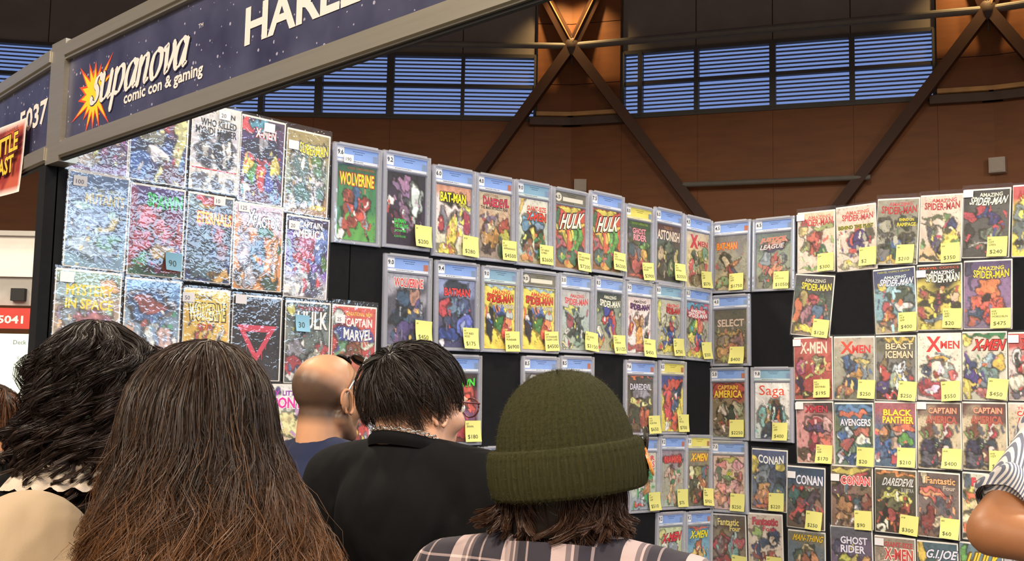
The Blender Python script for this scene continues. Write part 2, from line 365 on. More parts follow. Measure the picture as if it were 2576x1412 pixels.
# starburst logo
b = MB()
def burst(radii, c, z, cx=.247, cy=2.362, rot=0.0):
    n = len(radii); pts = [(cx, cy, z)]
    for i, r_ in enumerate(radii):
        an = 2*math.pi*i/n+rot; pts.append((cx+r_*math.cos(an), cy+r_*math.sin(an)*.95, z))
    b.add(pts, [(0, i+1, (i+1) % n+1) for i in range(n)], c)
rad = [.06, .03, .13, .06, .138, .055, .088, .055, .095, .06, .105, .06, .135, .062, .1, .06, .098, .058, .142, .055, .085, .052, .112, .055, .098, .052, .11, .05, .135, .05, .05, .03]
burst(rad, hx('#c8452a'), .0004); burst([r_*.78 for r_ in rad], hx('#e8b827'), .0007)
on_panel(b.build('starburst_logo', PRINT_MATT, col=True), fpan)
# calligraphic word mark: pen strokes with a slanted nib
def pen(mb, pts, c, z, w=.011, nib=.0045, ang=.6, grow=0.0):
    """ribbon swept with a broad nib along a smooth curve"""
    P = np.array(pts, float); n = 10*(len(P)-1)+1
    t = np.linspace(0, len(P)-1, n); out = []
    for tt in t:
        i = min(int(tt), len(P)-2); u_ = tt-i
        p0, p1, p2, p3 = P[max(i-1, 0)], P[i], P[i+1], P[min(i+2, len(P)-1)]
        out.append(.5*((2*p1)+(-p0+p2)*u_+(2*p0-5*p1+4*p2-p3)*u_**2+(-p0+3*p1-3*p2+p3)*u_**3))
    out = np.array(out); nv = np.array([math.cos(ang), math.sin(ang)])*w/2; tan = np.gradient(out, axis=0); tan /= np.linalg.norm(tan, axis=1)[:, None]+1e-9
    nor = np.stack([-tan[:, 1], tan[:, 0]], 1)
    half = np.abs(nor@nv)+nib/2+grow
    v = [(*(p+m_*h_*s_), z) for p, m_, h_ in zip(out, nor, half) for s_ in (1, -1)]
    mb.add(v, [(2*i, 2*i+1, 2*i+3, 2*i+2) for i in range(n-1)], c)
    for q in (out[0], out[-1]):
        z += .00001; k = 8; hh = (half[0] if q is out[0] else half[-1])
        mb.add([(q[0]+hh*.8*math.cos(a_), q[1]+hh*.8*math.sin(a_), z) for a_ in np.linspace(0, 2*math.pi, k, endpoint=False)], [tuple(range(k))], c)
GL = {  # strokes in letter units: width, list of polylines (x, y) with x-height 1
 's': (.62, [[(.58, .85), (.42, 1.0), (.22, .9), (.18, .68), (.36, .48), (.42, .25), (.28, .04), (.06, .06), (-.02, .2)]]),
 'u': (.9, [[(.1, .98), (.08, .4), (.14, .06), (.36, .02), (.6, .3), (.68, .98)], [(.7, .98), (.66, .3), (.7, .04), (.86, .1)]]),
 'p': (.86, [[(.12, .95), (.1, .3), (.02, -.5)], [(.12, .7), (.36, .98), (.62, .92), (.68, .5), (.48, .08), (.2, .06)]]),
 'a': (.86, [[(.66, .86), (.42, 1.0), (.14, .78), (.06, .35), (.2, .03), (.44, .12), (.64, .6)], [(.72, 1.0), (.66, .4), (.7, .05), (.86, .1)]]),
 'n': (.86, [[(.1, .98), (.1, .4), (.06, 0)], [(.12, .6), (.34, .96), (.56, .94), (.6, .6), (.56, .2), (.64, .02), (.8, .1)]]),
 'o': (.82, [[(.4, 1.0), (.14, .82), (.06, .4), (.22, .03), (.46, .04), (.68, .4), (.64, .85), (.4, 1.0)]]),
 'v': (.76, [[(.02, .9), (.16, .98), (.22, .5), (.3, .03), (.5, .3), (.66, .7), (.62, 1.0)]]),
}
b = MB(); b2 = MB()
x = .232; zz_ = 0.0
for ch in 'supanova':
    wd, st = GL[ch]; k = .0685
    base = 2.3395+(x-.232)/.56*.006; sc = k*(1-.09*(x-.232)/.56)
    for s_ in st:
        zz_ = zz_+.00005
        pts = [(x+(px+.2*py)*sc*1.12, base+py*sc) for px, py in s_]
        pen(b, pts, hx('#26264a'), .0009+zz_, w=.0145, nib=.0052, ang=.3, grow=.0028); pen(b2, pts, WHITE, .0019+zz_, w=.0145, nib=.0052, ang=.3)
    x += wd*sc*1.145
o1 = on_panel(b.build('word_mark_outline', PRINT_MATT, col=True), fpan); on_panel(b2.build('word_mark', PRINT_MATT, col=True), fpan)
for nm_, tx_, bx_ in (('tagline', 'comic con & gaming', (.418, 2.298, .80, 2.336)), ('trade_mark', 'TM', (.771, 2.416, .792, 2.426)), ('stand_name', 'HARLE', (.97, 2.333, 1.372, 2.415))):
    b = MB(); letter(b, tx_, *bx_, .001, WHITE, 'b' if tx_ != 'TM' else ''); on_panel(b.build(nm_, PRINT_MATT, col=True), fpan)
b = MB(); letter(b, '5037', -.285, 2.342, -.045, 2.412, .001, WHITE, 'b'); on_panel(b.build('stand_number', PRINT_MATT, col=True), lpan)
# taped poster on the receding fascia
po = empty('taped_poster', (-.01, -2.965, 0), math.radians(-3.9)); tag(po, 'red poster with yellow block lettering taped to the receding fascia', 'poster')
def poster_mesh():
    n, m_ = 14, 10; v = []; f = []; c = []
    for j in range(m_+1):
        for i in range(n+1):
            s, t_ = i/n, j/m_; xx = -.52+s*.355; zz = 2.162+t_*.212+.012*(1-s)
            v.append((xx, -.027-.008*(1-t_)**2-.003*math.sin(5*s), zz))
            c.append(hx('#e6ddd6') if s > .95 or s < .05 or t_ < .08 or t_ > .94 else (hx('#8c2f28') if (math.sin(13*s+3*t_)+math.sin(17*t_-5*s)) > 0 else hx('#b5553c')))
    f = [(j*(n+1)+i, j*(n+1)+i+1, (j+1)*(n+1)+i+1, (j+1)*(n+1)+i) for j in range(m_) for i in range(n)]
    return raw(v, f, np.array(c))
obj('sheet', poster_mesh(), PRINT, po)
b = MB(); letter(b, 'BATTLE', -.47, 2.285, -.185, 2.338, 0, hx('#e6b83a'), 'bo#3a1410'); letter(b, 'BEAST', -.43, 2.225, -.215, 2.277, 0, hx('#e6b83a'), 'bo#3a1410'); letter(b, 'INVINCIBLE UNIVERSE', -.45, 2.345, -.19, 2.354, 0, hx('#402020'))
o = b.build('poster_lettering', PRINT, po, col=True); o.rotation_euler = (math.pi/2, 0, 0); o.location = (0, -.0375, 0)

# ---------------------------------------------------------------- the stall across the aisle, seen past the post
M_WHITEB = mat('white_board', hx('#e4ded6'), .5, vary=.03); M_RED = mat('red_sign_board', hx('#c0392f'), .5, vary=.05); M_GREYB = mat('grey_board', hx('#a9a6a0'), .5, vary=.05)
M_LIT = glow('lit_menu_screen', hx('#dff0e4'), .45)
sd = Vector((.696, .718, 0)); so = Vector((-6.35, -.72, 0))
st_ = empty('market_stall', so, math.atan2(.718, .696)); tag(st_, 'white and grey stall front with a red sign, seen past the post', 'stall')
slab_box('canopy_board', M_WHITEB, (-1.2, 0, 2.53), (1.4, .05, 2.86), st_); slab_box('canopy_edge', M_GREYB, (-1.2, -.03, 2.86), (1.4, .06, 2.9), st_)
slab_box('rail', M_GREYB, (-1.2, .03, 2.30), (1.4, .08, 2.53), st_); slab_box('dark_box', M_STEEL_W, (.02, -.02, 2.335), (.13, .04, 2.435), st_)
rs = slab_box('red_sign', M_RED, (-1.2, -.02, 2.11), (1.4, .03, 2.275), st_); slab_box('counter', M_GREYB, (-1.2, .0, 0), (1.4, .05, 1.2), st_)
for tx_, bx_, c_, fg_ in (('5041', (-.07, 2.15, .135, 2.215), '#eee4dc', 'b'), ('LEVEL', (.215, 2.19, .385, 2.245), '#e8e8f0', 'bo#3a3f7a'), ('UP!', (.25, 2.135, .36, 2.187), '#e8e8f0', 'bo#3a3f7a')):
    b = MB(); letter(b, tx_, *bx_, 0, hx(c_), fg_); o = b.build('sign_lettering', PRINT_MATT, rs, col=True); o.rotation_euler = (math.pi/2, 0, 0); o.location = (0, -.021, 0)
ms = slab_box('menu_screen', M_LIT, (-1.2, .0, 1.25), (.75, .04, 2.07), st_)
for tx_, bx_, c_ in (('Deck Pre (Goh', (.06, 1.975, .36, 2.02), '#5a6a60'), ('Explore', (.1, 1.86, .22, 1.89), '#8a968c'), ('melee', (.12, 1.79, .22, 1.815), '#8a968c')):
    b = MB(); letter(b, tx_, *bx_, 0, hx(c_)); o = b.build('screen_lettering', PRINT_MATT, ms, col=True); o.rotation_euler = (math.pi/2, 0, 0); o.location = (0, -.002, 0)
# ---------------------------------------------------------------- comics: data
# key | kind(grade) | label | cover ground colours, blue glare mixed into the washed ones | flat colour patches u,v,ru,rv,angle,colour | lettering text@u0,v0,u1,v1,colour,flags
COMICS = r"""
A1|bag|bagged comic with grey-violet cover tucked under the fascia beside the corner post|#879,#768,#96a|.35,.6,.18,.2,0,#9ab .62,.5,.16,.14,20,#ee6 .8,.5,.2,.3,0,#a4a .3,.85,.3,.1,0,#cba .85,.8,.15,.15,0,#768 .2,.3,.2,.2,0,#a58|
A2|bag|bagged comic with blue cover, white swirl and red streak below the fascia|#36a,#249,#547|.62,.25,.12,.3,-15,#a34 .4,.5,.28,.1,-30,#776 .55,.72,.3,.08,15,#eef .88,.5,.1,.45,8,#ee9 .8,.9,.3,.14,20,#634 .15,.85,.2,.2,0,#36b .3,.25,.2,.15,0,#47b|
A3|bag|bagged comic printed like a black and white newspaper front page|#ddd,#ccd,#ddd|.3,.52,.22,.17,0,#445 .28,.5,.1,.1,0,#bbb .72,.52,.2,.22,0,#223 .72,.55,.1,.16,0,#ddd .2,.9,.15,.07,0,#667 .55,.92,.12,.06,0,#556 .85,.92,.1,.06,0,#778|WHO KILLED@.16,.15,.94,.24,#222,b;MYNDI MAYER@.06,.25,.95,.34,#222,b;INSIDER@.1,.02,.5,.07,#333;AN@.7,.05,.9,.11,#333,b;THE MURDER THAT SHOOK BOSTON@.1,.36,.5,.38,#555;__________@.02,.745,.98,.76,#c33,b
A4|bag|bagged comic with crowded purple and red crystal cover in the top row|#536,#427,#635|.5,.35,.35,.16,0,#224 .5,.3,.12,.08,0,#99a .3,.65,.12,.12,0,#5a4 .5,.7,.1,.16,0,#d34 .7,.75,.1,.14,0,#45c .2,.55,.12,.1,0,#fd4 .8,.55,.12,.12,0,#dc4 .15,.85,.12,.1,0,#eee .5,.5,.2,.05,0,#c34 .85,.9,.12,.08,0,#69d .1,.1,.16,.08,0,#c34 .5,.06,.3,.05,0,#39b|X-MEN@.32,.11,.8,.22,#eee,bo#c34
A5|bag|bagged comic with yellow title and grey-teal rings of tentacles, last before the slabs|#a95,#9a9,#a86|.35,.4,.25,.16,0,#ddd .35,.4,.19,.12,0,#577 .78,.42,.18,.14,0,#ddd .78,.43,.13,.1,0,#697 .35,.75,.24,.18,0,#dde .36,.75,.18,.14,0,#477 .8,.75,.16,.14,10,#ccd .8,.75,.12,.1,10,#588 .55,.58,.4,.03,8,#dde .6,.22,.4,.1,0,#ed4 .7,.33,.16,.08,0,#583 .12,.93,.12,.05,0,#eee|SUPERMAN@.28,.13,.98,.26,#ed3,bao#136;DOOMSDAY@.6,.88,.98,.94,#ed4,b
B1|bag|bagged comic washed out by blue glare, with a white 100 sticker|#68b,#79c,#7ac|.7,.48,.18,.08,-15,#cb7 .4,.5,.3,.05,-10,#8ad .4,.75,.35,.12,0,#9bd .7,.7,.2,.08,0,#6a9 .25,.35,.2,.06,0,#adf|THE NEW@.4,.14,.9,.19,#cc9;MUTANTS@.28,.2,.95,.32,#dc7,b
B2|bag|bagged comic with crimson figure, green title and a blue 90 note|#538,#b34,#264|.35,.4,.22,.2,0,#d34 .6,.5,.26,.12,20,#b34 .25,.6,.2,.1,0,#c35 .3,.85,.22,.1,0,#3a5 .65,.75,.25,.1,0,#d9b36b .8,.9,.2,.1,0,#b43 .5,.87,.15,.1,0,#36a .8,.35,.2,.15,0,#725|SPAWN@.3,.07,.97,.23,#4c6,bao#123
B3|bag|bagged comic with yellow and orange title over a dark blue crinkled cover|#567,#346,#248|.2,.1,.18,.1,0,#79a .6,.5,.3,.2,10,#357 .7,.45,.15,.1,0,#a45 .3,.7,.25,.15,0,#245 .8,.6,.15,.15,0,#856 .75,.93,.25,.07,0,#da4 .4,.85,.3,.1,0,#467 .45,.06,.3,.06,0,#c45|ETERNALS@.2,.19,.98,.33,#fd5,bo#b33;WHEN GODS WALK@.22,.1,.6,.15,#dc5
B4|bag|bagged comic with blue roaring face on orange and black title letters|#dce,#e95,#e93|.55,.62,.28,.3,0,#f94 .5,.6,.17,.2,0,#48b .5,.66,.08,.07,0,#c32 .5,.46,.12,.05,0,#369 .3,.85,.2,.12,30,#aab .75,.9,.2,.12,0,#354 .2,.55,.12,.25,0,#99b .88,.6,.08,.25,0,#c82 .1,.9,.09,.08,0,#eee .1,.9,.05,.05,0,#222 .6,.32,.1,.07,0,#264|FACTOR@.38,.12,.97,.26,#eee,bo#223;X@.24,.05,.42,.25,#eee,bo#223;AN ALL-NEW ALL-DIFFERENT@.36,.05,.95,.09,#222
B5|bag|bagged comic with white title on purple and long red streaks in the middle row|#315,#74b,#ccd|.4,.38,.2,.16,0,#c35 .55,.3,.3,.1,-10,#a36 .85,.35,.14,.25,20,#57c .5,.64,.5,.05,38,#d34 .45,.72,.5,.03,38,#bcd .65,.75,.1,.12,0,#347 .3,.9,.3,.1,0,#dde .7,.92,.2,.06,0,#557 .08,.93,.1,.05,0,#eee .92,.55,.07,.1,0,#583|CAPTAIN@.28,.04,.85,.12,#eee,b;AMERICA@.14,.14,.92,.25,#eee,b
C1|bag|bagged comic with worn yellow two-line title at the wall's near edge, middle height|#8a9,#a98,#879|.3,.45,.2,.12,0,#789 .6,.55,.25,.15,0,#a67 .3,.75,.25,.15,0,#869 .8,.7,.2,.15,0,#cb8 .6,.9,.3,.1,0,#756 .15,.2,.15,.1,0,#8ab .85,.12,.15,.08,0,#da7|MYSTERY@.15,.13,.9,.25,#dc4,b;IN SPACE@.15,.28,.9,.39,#dc4,b
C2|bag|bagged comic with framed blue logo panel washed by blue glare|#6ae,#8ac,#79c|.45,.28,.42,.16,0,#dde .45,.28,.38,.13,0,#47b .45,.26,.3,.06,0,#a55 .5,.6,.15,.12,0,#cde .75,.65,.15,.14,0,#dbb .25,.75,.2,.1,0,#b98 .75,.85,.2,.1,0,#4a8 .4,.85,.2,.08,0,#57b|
C3|bag|bright yellow bagged comic with three torn claw marks and black title|#fd3,#fc2,#eb2|.28,.62,.06,.2,20,#ddd .3,.6,.04,.14,20,#d55 .52,.6,.06,.2,20,#ddd .54,.56,.04,.14,20,#d55 .78,.62,.05,.16,15,#ddd .78,.64,.03,.1,15,#333 .9,.9,.12,.1,0,#333|CODENAME:@.2,.05,.62,.11,#543,b;WOLVERINE@.1,.15,.92,.36,#fe8,bo#432;SECRET@.3,.4,.62,.47,#c33,b
C4|bag|black bagged comic with a dripping pink-red triangle emblem|#223,#112,#223|.5,.15,.4,.06,10,#334|
C5|bag|bagged comic with white block title and a light blue 30 note|#455,#788,#566|.3,.55,.3,.1,-20,#99a .6,.5,.25,.15,0,#677 .7,.75,.2,.15,0,#998 .2,.8,.18,.15,0,#b34 .3,.9,.12,.1,0,#36a .15,.95,.14,.06,0,#eee .85,.55,.15,.08,0,#b34 .4,.85,.08,.1,0,#eee .1,.1,.1,.08,0,#cc5|THE INCREDIBLE@.25,.04,.85,.09,#a34,b;HULK@.25,.1,.96,.33,#eee,bo#444
C6|bag|red bagged comic with white two-line title next to the empty black panel|#d43,#c33,#b32|.45,.62,.25,.18,0,#c62 .45,.6,.15,.12,0,#842 .5,.85,.3,.16,0,#b53 .2,.5,.12,.12,0,#6a7 .8,.75,.16,.1,0,#677 .8,.47,.17,.08,0,#dec .4,.35,.35,.1,0,#349 .12,.12,.12,.1,0,#bcc .2,.85,.12,.12,0,#349|CAPTAIN@.3,.14,.92,.25,#eee,b;MARVEL@.25,.28,.92,.42,#eee,bao#349;SENSATIONAL NEW@.3,.06,.92,.11,#fd5
D4|bag|white bagged comic with hot pink bubble lettering behind the bald man|#eee,#eed,#ec8|.6,.52,.3,.2,0,#ed9 .4,.75,.3,.15,0,#fdb .75,.8,.2,.14,0,#b7c .85,.28,.1,.08,0,#c9d .35,.1,.08,.05,0,#64a|LITTLE@.48,.06,.86,.12,#83a,b;PONY@.28,.14,.9,.28,#e3a,bo#fff;MY@.2,.06,.42,.12,#c3a
D6|bag|white bagged comic with red and black ink figures behind the shaven chin|#dde,#ccd,#dde|.5,.4,.3,.15,20,#445 .6,.6,.25,.12,-20,#c33 .3,.75,.2,.12,0,#334 .7,.8,.2,.1,0,#c43 .5,.55,.1,.08,0,#eb4 .5,.2,.3,.08,0,#556|
S1|b9.6|graded comic slab with green cover and tall yellow title, first in the top row|#264,#385,#5a4|.5,.5,.24,.1,0,#b43 .32,.42,.16,.08,20,#843 .42,.63,.28,.12,-10,#c43 .5,.42,.08,.14,0,#369 .68,.52,.14,.12,30,#a33 .72,.75,.06,.24,-12,#d54 .73,.74,.03,.22,-12,#9ab .3,.76,.2,.1,20,#a43 .12,.91,.1,.08,0,#eee|WOLVERINE@.06,.1,.94,.27,#fd4,bo#b32;A MARVEL COMICS LIMITED SERIES@.25,.02,.95,.05,#c64
S2|b9.2|graded comic slab with black and purple cover and green lettering, with a $200 note|#223,#324,#213|.72,.4,.2,.3,0,#9aa .74,.35,.12,.2,0,#cdd .45,.32,.14,.12,0,#445 .35,.2,.25,.08,20,#869 .45,.14,.14,.1,-20,#a7a .5,.6,.14,.22,-15,#868 .3,.72,.22,.16,0,#524 .68,.62,.07,.05,0,#b33 .12,.42,.09,.04,0,#eee .85,.75,.12,.2,0,#213|BATMAN@.2,.64,.5,.7,#4c5,b;THE KILLING@.2,.71,.56,.77,#4c5,b;JOKE@.2,.79,.5,.83,#4c5,b;ALAN MOORE@.2,.87,.5,.9,#4c5
S3|b6.0|graded comic slab with white cover, yellow light beam and jagged title, with a $280 note|#d97,#edd,#ddb|.5,.2,.3,.1,0,#222 .2,.5,.13,.18,0,#778 .15,.56,.08,.13,0,#b34 .85,.56,.12,.18,0,#a35 .6,.47,.14,.1,0,#999 .45,.75,.14,.3,10,#ed3 .3,.92,.3,.08,0,#dc3 .45,.95,.08,.06,0,#b72 .8,.27,.2,.06,0,#ed4|BAT-MAN@.12,.1,.86,.24,#fe2,bo#222;HERO OF BATMAN@.62,.25,.98,.31,#223
S4|b4.0|graded comic slab with cream cover, crimson title and yellow acrobat, with a $4500 note|#cb9,#ca8,#987|.35,.65,.24,.2,10,#b83 .4,.52,.14,.1,0,#dc9 .8,.5,.18,.14,0,#a43 .8,.68,.18,.12,0,#bb3 .8,.85,.18,.1,0,#364 .3,.85,.2,.08,0,#433 .3,.38,.3,.05,0,#768|DAREDEVIL@.14,.07,.94,.2,#b35,bao#643;THE MAN WITHOUT FEAR@.06,.21,.92,.26,#333,b;HERE COMES@.16,.02,.6,.06,#733
S5|t9.0|graded comic slab with white cover, red-orange title and crowded fighters, with a $2600 note|#ddc,#bcb,#a96|.5,.38,.45,.14,0,#6ac .3,.4,.14,.1,0,#58a .7,.42,.16,.1,0,#79b .5,.58,.3,.14,0,#432 .5,.56,.1,.1,0,#ed5 .25,.65,.15,.12,0,#343 .75,.65,.15,.12,0,#363 .5,.75,.3,.1,0,#853 .4,.87,.12,.1,0,#c63 .7,.85,.1,.1,0,#285 .2,.93,.14,.04,0,#c83 .12,.1,.05,.18,28,#eb4|GIANT-SIZE@.28,.1,.94,.18,#c43,b;X-MEN@.28,.2,.94,.33,#d43,bo#333
S6|w6.5|graded comic slab with red cover and green brawler, with a $7200 note beside its twin|#d43,#d52,#963|.75,.55,.2,.24,0,#5a4 .65,.45,.12,.08,0,#6b5 .28,.5,.12,.18,0,#cb3 .2,.62,.14,.12,0,#b56 .25,.8,.2,.14,0,#466 .6,.82,.15,.12,0,#475 .85,.75,.12,.1,0,#546 .45,.93,.18,.04,8,#da3 .6,.32,.5,.05,-18,#eb3 .5,.03,.5,.04,0,#dc3 .08,.22,.08,.14,0,#475|HULK@.2,.1,.95,.36,#eed,brv#222
S7|b7.5|graded comic slab with red cover and green brawler, with a $6200 note beside its twin|#d43,#d52,#963|.75,.55,.2,.24,0,#5a4 .65,.45,.12,.08,0,#6b5 .28,.5,.12,.18,0,#cb3 .2,.62,.14,.12,0,#b56 .25,.8,.2,.14,0,#466 .6,.82,.15,.12,0,#475 .85,.75,.12,.1,0,#546 .45,.93,.18,.04,8,#da3 .6,.32,.5,.05,-18,#eb3 .5,.03,.5,.04,0,#dc3 .08,.22,.08,.14,0,#475|HULK@.2,.1,.95,.36,#eed,brv#222
S8|y8.0|graded comic slab with yellow grading label and pink title on dark green|#353,#453,#644|.5,.55,.3,.16,0,#667 .3,.65,.16,.12,0,#c63 .75,.6,.14,.14,0,#da4 .5,.78,.3,.12,0,#a44 .75,.42,.16,.05,0,#7a4 .2,.5,.14,.1,0,#356 .5,.95,.4,.03,0,#c54 .15,.2,.1,.1,0,#556|GHOST@.24,.12,.8,.22,#e9a,bo#522;RIDER@.28,.23,.82,.34,#e9a,bo#522;THE MOST SUPERNATURAL@.2,.02,.9,.06,#9b4
S9|b6.5|graded comic slab with brown cover, cream title and shadowy green figure|#533,#454,#343|.55,.5,.26,.25,0,#343 .5,.42,.16,.1,0,#565 .2,.52,.12,.1,0,#a97 .85,.5,.1,.09,0,#ba5 .65,.78,.2,.15,0,#574 .25,.8,.18,.14,0,#443 .5,.95,.4,.04,0,#222|ASTONISH@.03,.1,.96,.28,#dcb,bo#322;TALES TO@.3,.03,.65,.08,#b85
S10|b4.5|graded comic slab with beige cover and red title, last of the top row beside corner|#cb9,#cb8,#ba8|.5,.5,.28,.1,20,#886 .35,.42,.1,.08,0,#354 .7,.45,.15,.1,0,#aa4 .25,.7,.12,.22,0,#b44 .7,.7,.2,.15,0,#a96 .5,.85,.3,.08,0,#875 .85,.35,.1,.1,0,#7a8|X@.18,.06,.5,.28,#b34,bo#a44;MEN@.5,.14,.94,.24,#b34,b
T1|b9.0|graded comic slab with red title over dark costumed brawlers, second row below the bare panel|#aab,#556,#668|.55,.45,.3,.12,0,#346 .35,.35,.14,.12,0,#357 .65,.3,.12,.1,0,#b87 .3,.6,.2,.14,0,#234 .7,.62,.2,.16,0,#457 .5,.78,.3,.1,0,#548 .3,.9,.2,.08,0,#86a .75,.9,.2,.08,0,#446 .55,.52,.08,.06,0,#db4|WOLVERINE@.16,.05,.9,.18,#c44,bo#eee
T2|b9.4|graded comic slab with bat-wing title panel over swirling dark blue, with a $175 note|#89c,#557,#447|.5,.1,.35,.1,0,#234 .2,.45,.16,.16,0,#b34 .45,.45,.18,.14,0,#68a .7,.42,.16,.16,0,#458 .4,.65,.25,.14,0,#346 .75,.7,.2,.14,0,#56c .3,.82,.3,.1,0,#249 .1,.93,.09,.05,0,#ccd .85,.88,.12,.1,0,#345|BATMAN@.16,.12,.86,.24,#d44,bo#223
T3|t9.0|graded comic slab with bright yellow cover and arched red title, with a $6900 note|#ed2,#fd2,#fd1|.2,.55,.14,.2,0,#222 .18,.5,.07,.06,0,#ddd .2,.75,.08,.2,0,#223 .55,.5,.16,.16,0,#36b .5,.65,.2,.14,0,#373 .72,.7,.16,.18,10,#d43 .85,.5,.12,.1,0,#bcc .8,.88,.2,.06,0,#e93 .5,.04,.5,.03,0,#9bc .85,.58,.07,.06,0,#e74|AMAZING@.25,.08,.84,.15,#c32,ba;SPIDER-MAN@.1,.15,.95,.27,#c32,bao#611;THE PUNISHER@.42,.3,.96,.36,#eee,o#333
T4|w9.0|graded comic slab with bright yellow cover and arched red title, with a $4500 note|#ed2,#fd2,#fd1|.2,.55,.14,.2,0,#222 .18,.5,.07,.06,0,#ddd .2,.75,.08,.2,0,#223 .55,.5,.16,.16,0,#36b .5,.65,.2,.14,0,#373 .72,.7,.16,.18,10,#d43 .85,.5,.12,.1,0,#bcc .8,.88,.2,.06,0,#e93 .5,.04,.5,.03,0,#9bc .85,.58,.07,.06,0,#e74|AMAZING@.25,.08,.84,.15,#c32,ba;SPIDER-MAN@.1,.15,.95,.27,#c32,bao#611;THE PUNISHER@.42,.3,.96,.36,#eee,o#333
T5|b3.0|graded comic slab with pale grey cover and black writhing arms, with a $3150 note|#bbb,#abb,#aba|.5,.6,.14,.16,0,#344 .35,.5,.2,.03,40,#344 .68,.5,.2,.03,-40,#344 .3,.72,.22,.03,-30,#344 .75,.72,.2,.03,30,#344 .3,.55,.1,.12,0,#a45 .6,.8,.12,.12,0,#355 .35,.32,.22,.06,0,#cc5 .2,.93,.22,.05,0,#dc8 .5,.9,.4,.02,0,#798|AMAZING@.3,.06,.8,.12,#c55,ba;SPIDER-MAN@.12,.13,.94,.24,#c44,ba
T6|b8.5|graded comic slab with grey cover and red acrobat under dark title, with $1125 note|#344,#898,#aa8|.5,.35,.2,.1,30,#34a .65,.5,.14,.22,-20,#c34 .4,.45,.18,.08,-20,#c34 .55,.62,.1,.12,20,#348 .2,.8,.1,.14,0,#ca4 .2,.66,.12,.08,0,#eed .75,.85,.2,.1,0,#bb8 .7,.9,.1,.06,0,#bc4|AMAZING@.3,.04,.8,.1,#ddc,ba;SPIDER-MAN@.14,.12,.96,.24,#eed,bao#211
T7|b9.0|graded comic slab with white cover, purple title and orange hunter shape|#dcc,#edd,#ddd|.5,.42,.2,.14,0,#b84 .5,.36,.1,.08,0,#853 .5,.72,.14,.22,0,#d93 .15,.55,.08,.14,0,#a34 .8,.62,.08,.16,0,#ddc .85,.72,.1,.12,0,#333 .4,.9,.35,.06,0,#a44 .82,.4,.06,.14,20,#667|AMAZING@.25,.05,.8,.1,#433,ba;SPIDER-MAN@.12,.12,.94,.22,#536,bao#423
T8|t8.0|graded comic slab with tan cover, red emblem and blue crouching shape|#bba,#aa9,#bb9|.6,.6,.2,.16,20,#36b .6,.5,.12,.1,0,#b44 .5,.75,.2,.08,-20,#35a .3,.45,.14,.14,0,#997 .75,.4,.14,.1,0,#998 .5,.9,.4,.05,0,#dc3 .2,.85,.1,.08,0,#cc4 .1,.2,.06,.2,0,#cc5|AMAZING@.4,.06,.92,.12,#c44,ba;SPIDER-MAN@.4,.13,.98,.24,#b33,bao#633
T9|b8.5|graded comic slab with red and teal banner, last of the second row at the corner|#c45,#aa9,#bba|.5,.06,.5,.04,0,#5ac .5,.2,.45,.1,0,#d45 .4,.5,.25,.14,0,#6a5 .6,.45,.14,.1,0,#d75 .3,.65,.16,.1,0,#ed5 .6,.7,.2,.12,20,#36b .5,.8,.12,.12,0,#c34 .5,.94,.5,.05,0,#ed3 .8,.6,.12,.1,0,#998|AMAZING@.2,.12,.85,.18,#eee,ba;SPIDER-MAN@.1,.18,.94,.27,#eee,bao#a23
U0|b9.0|graded comic slab with dark cover hidden behind the black-haired head|#445,#334,#556|.5,.4,.3,.2,0,#667 .5,.7,.3,.2,0,#445|
U1|b9.8|graded comic slab with red and green cover and bright green title, with a $180 note|#433,#a34,#732|.65,.3,.3,.14,-20,#c43 .4,.45,.25,.12,20,#b33 .75,.5,.16,.16,0,#d43 .5,.58,.25,.1,-20,#345 .75,.62,.2,.08,20,#747 .3,.8,.22,.16,0,#5c4 .15,.7,.14,.1,0,#3a5 .55,.85,.14,.1,0,#c34 .2,.93,.2,.05,0,#e54|SPAWN@.1,.07,.92,.19,#5d4,bao#132
U2|b8.5|graded comic slab with grey cover rising behind the knitted beanie, beside the wide bare panel|#666,#778,#667|.3,.1,.16,.08,0,#aaa .6,.12,.2,.06,0,#888 .5,.5,.3,.25,0,#889|
U3|b8.5|graded comic slab with dark reddish cover peeking over the knitted beanie|#534,#667,#556|.5,.5,.3,.25,0,#878 .5,.1,.3,.05,0,#977|
U4|b9.6|graded comic slab with orange strip and slanted silver title, with a $650 note|#444,#554,#433|.5,.3,.35,.12,0,#889 .4,.48,.3,.06,20,#cc6 .6,.55,.3,.04,-20,#dd8 .65,.75,.2,.16,0,#a43 .3,.7,.2,.16,0,#343 .75,.65,.1,.1,0,#c63 .4,.9,.2,.06,0,#653 .5,.02,.45,.03,0,#e73|DAREDEVIL@.12,.14,.94,.25,#ccd,bo#334;1ST ELEKTRA@.5,.3,.9,.36,#bbc
U5|y8.5|graded comic slab with yellow grading label and giant red face cover|#349,#ed3,#ed2|.35,.55,.22,.24,0,#d34 .35,.35,.2,.14,0,#e45 .7,.4,.14,.24,20,#469 .75,.3,.1,.16,20,#246 .5,.16,.45,.07,-12,#d42 .65,.85,.14,.14,0,#d53 .3,.9,.12,.08,0,#eee .85,.65,.1,.14,0,#ed4|
V1|b9.6|graded comic slab with blue grading label showing over the black t-shirt shoulder|#556,#445,#667|.3,.3,.2,.14,0,#889 .6,.2,.2,.1,0,#aab .5,.6,.3,.2,0,#778|
V2|b8.5|graded comic slab with bright blue cover squeezed beside the beanie's cuff|#28c,#39d,#28c|.25,.15,.12,.14,0,#cde .25,.15,.06,.1,0,#fd4 .4,.45,.25,.1,30,#9cf .3,.65,.2,.1,-30,#7be .2,.3,.2,.03,0,#eee|
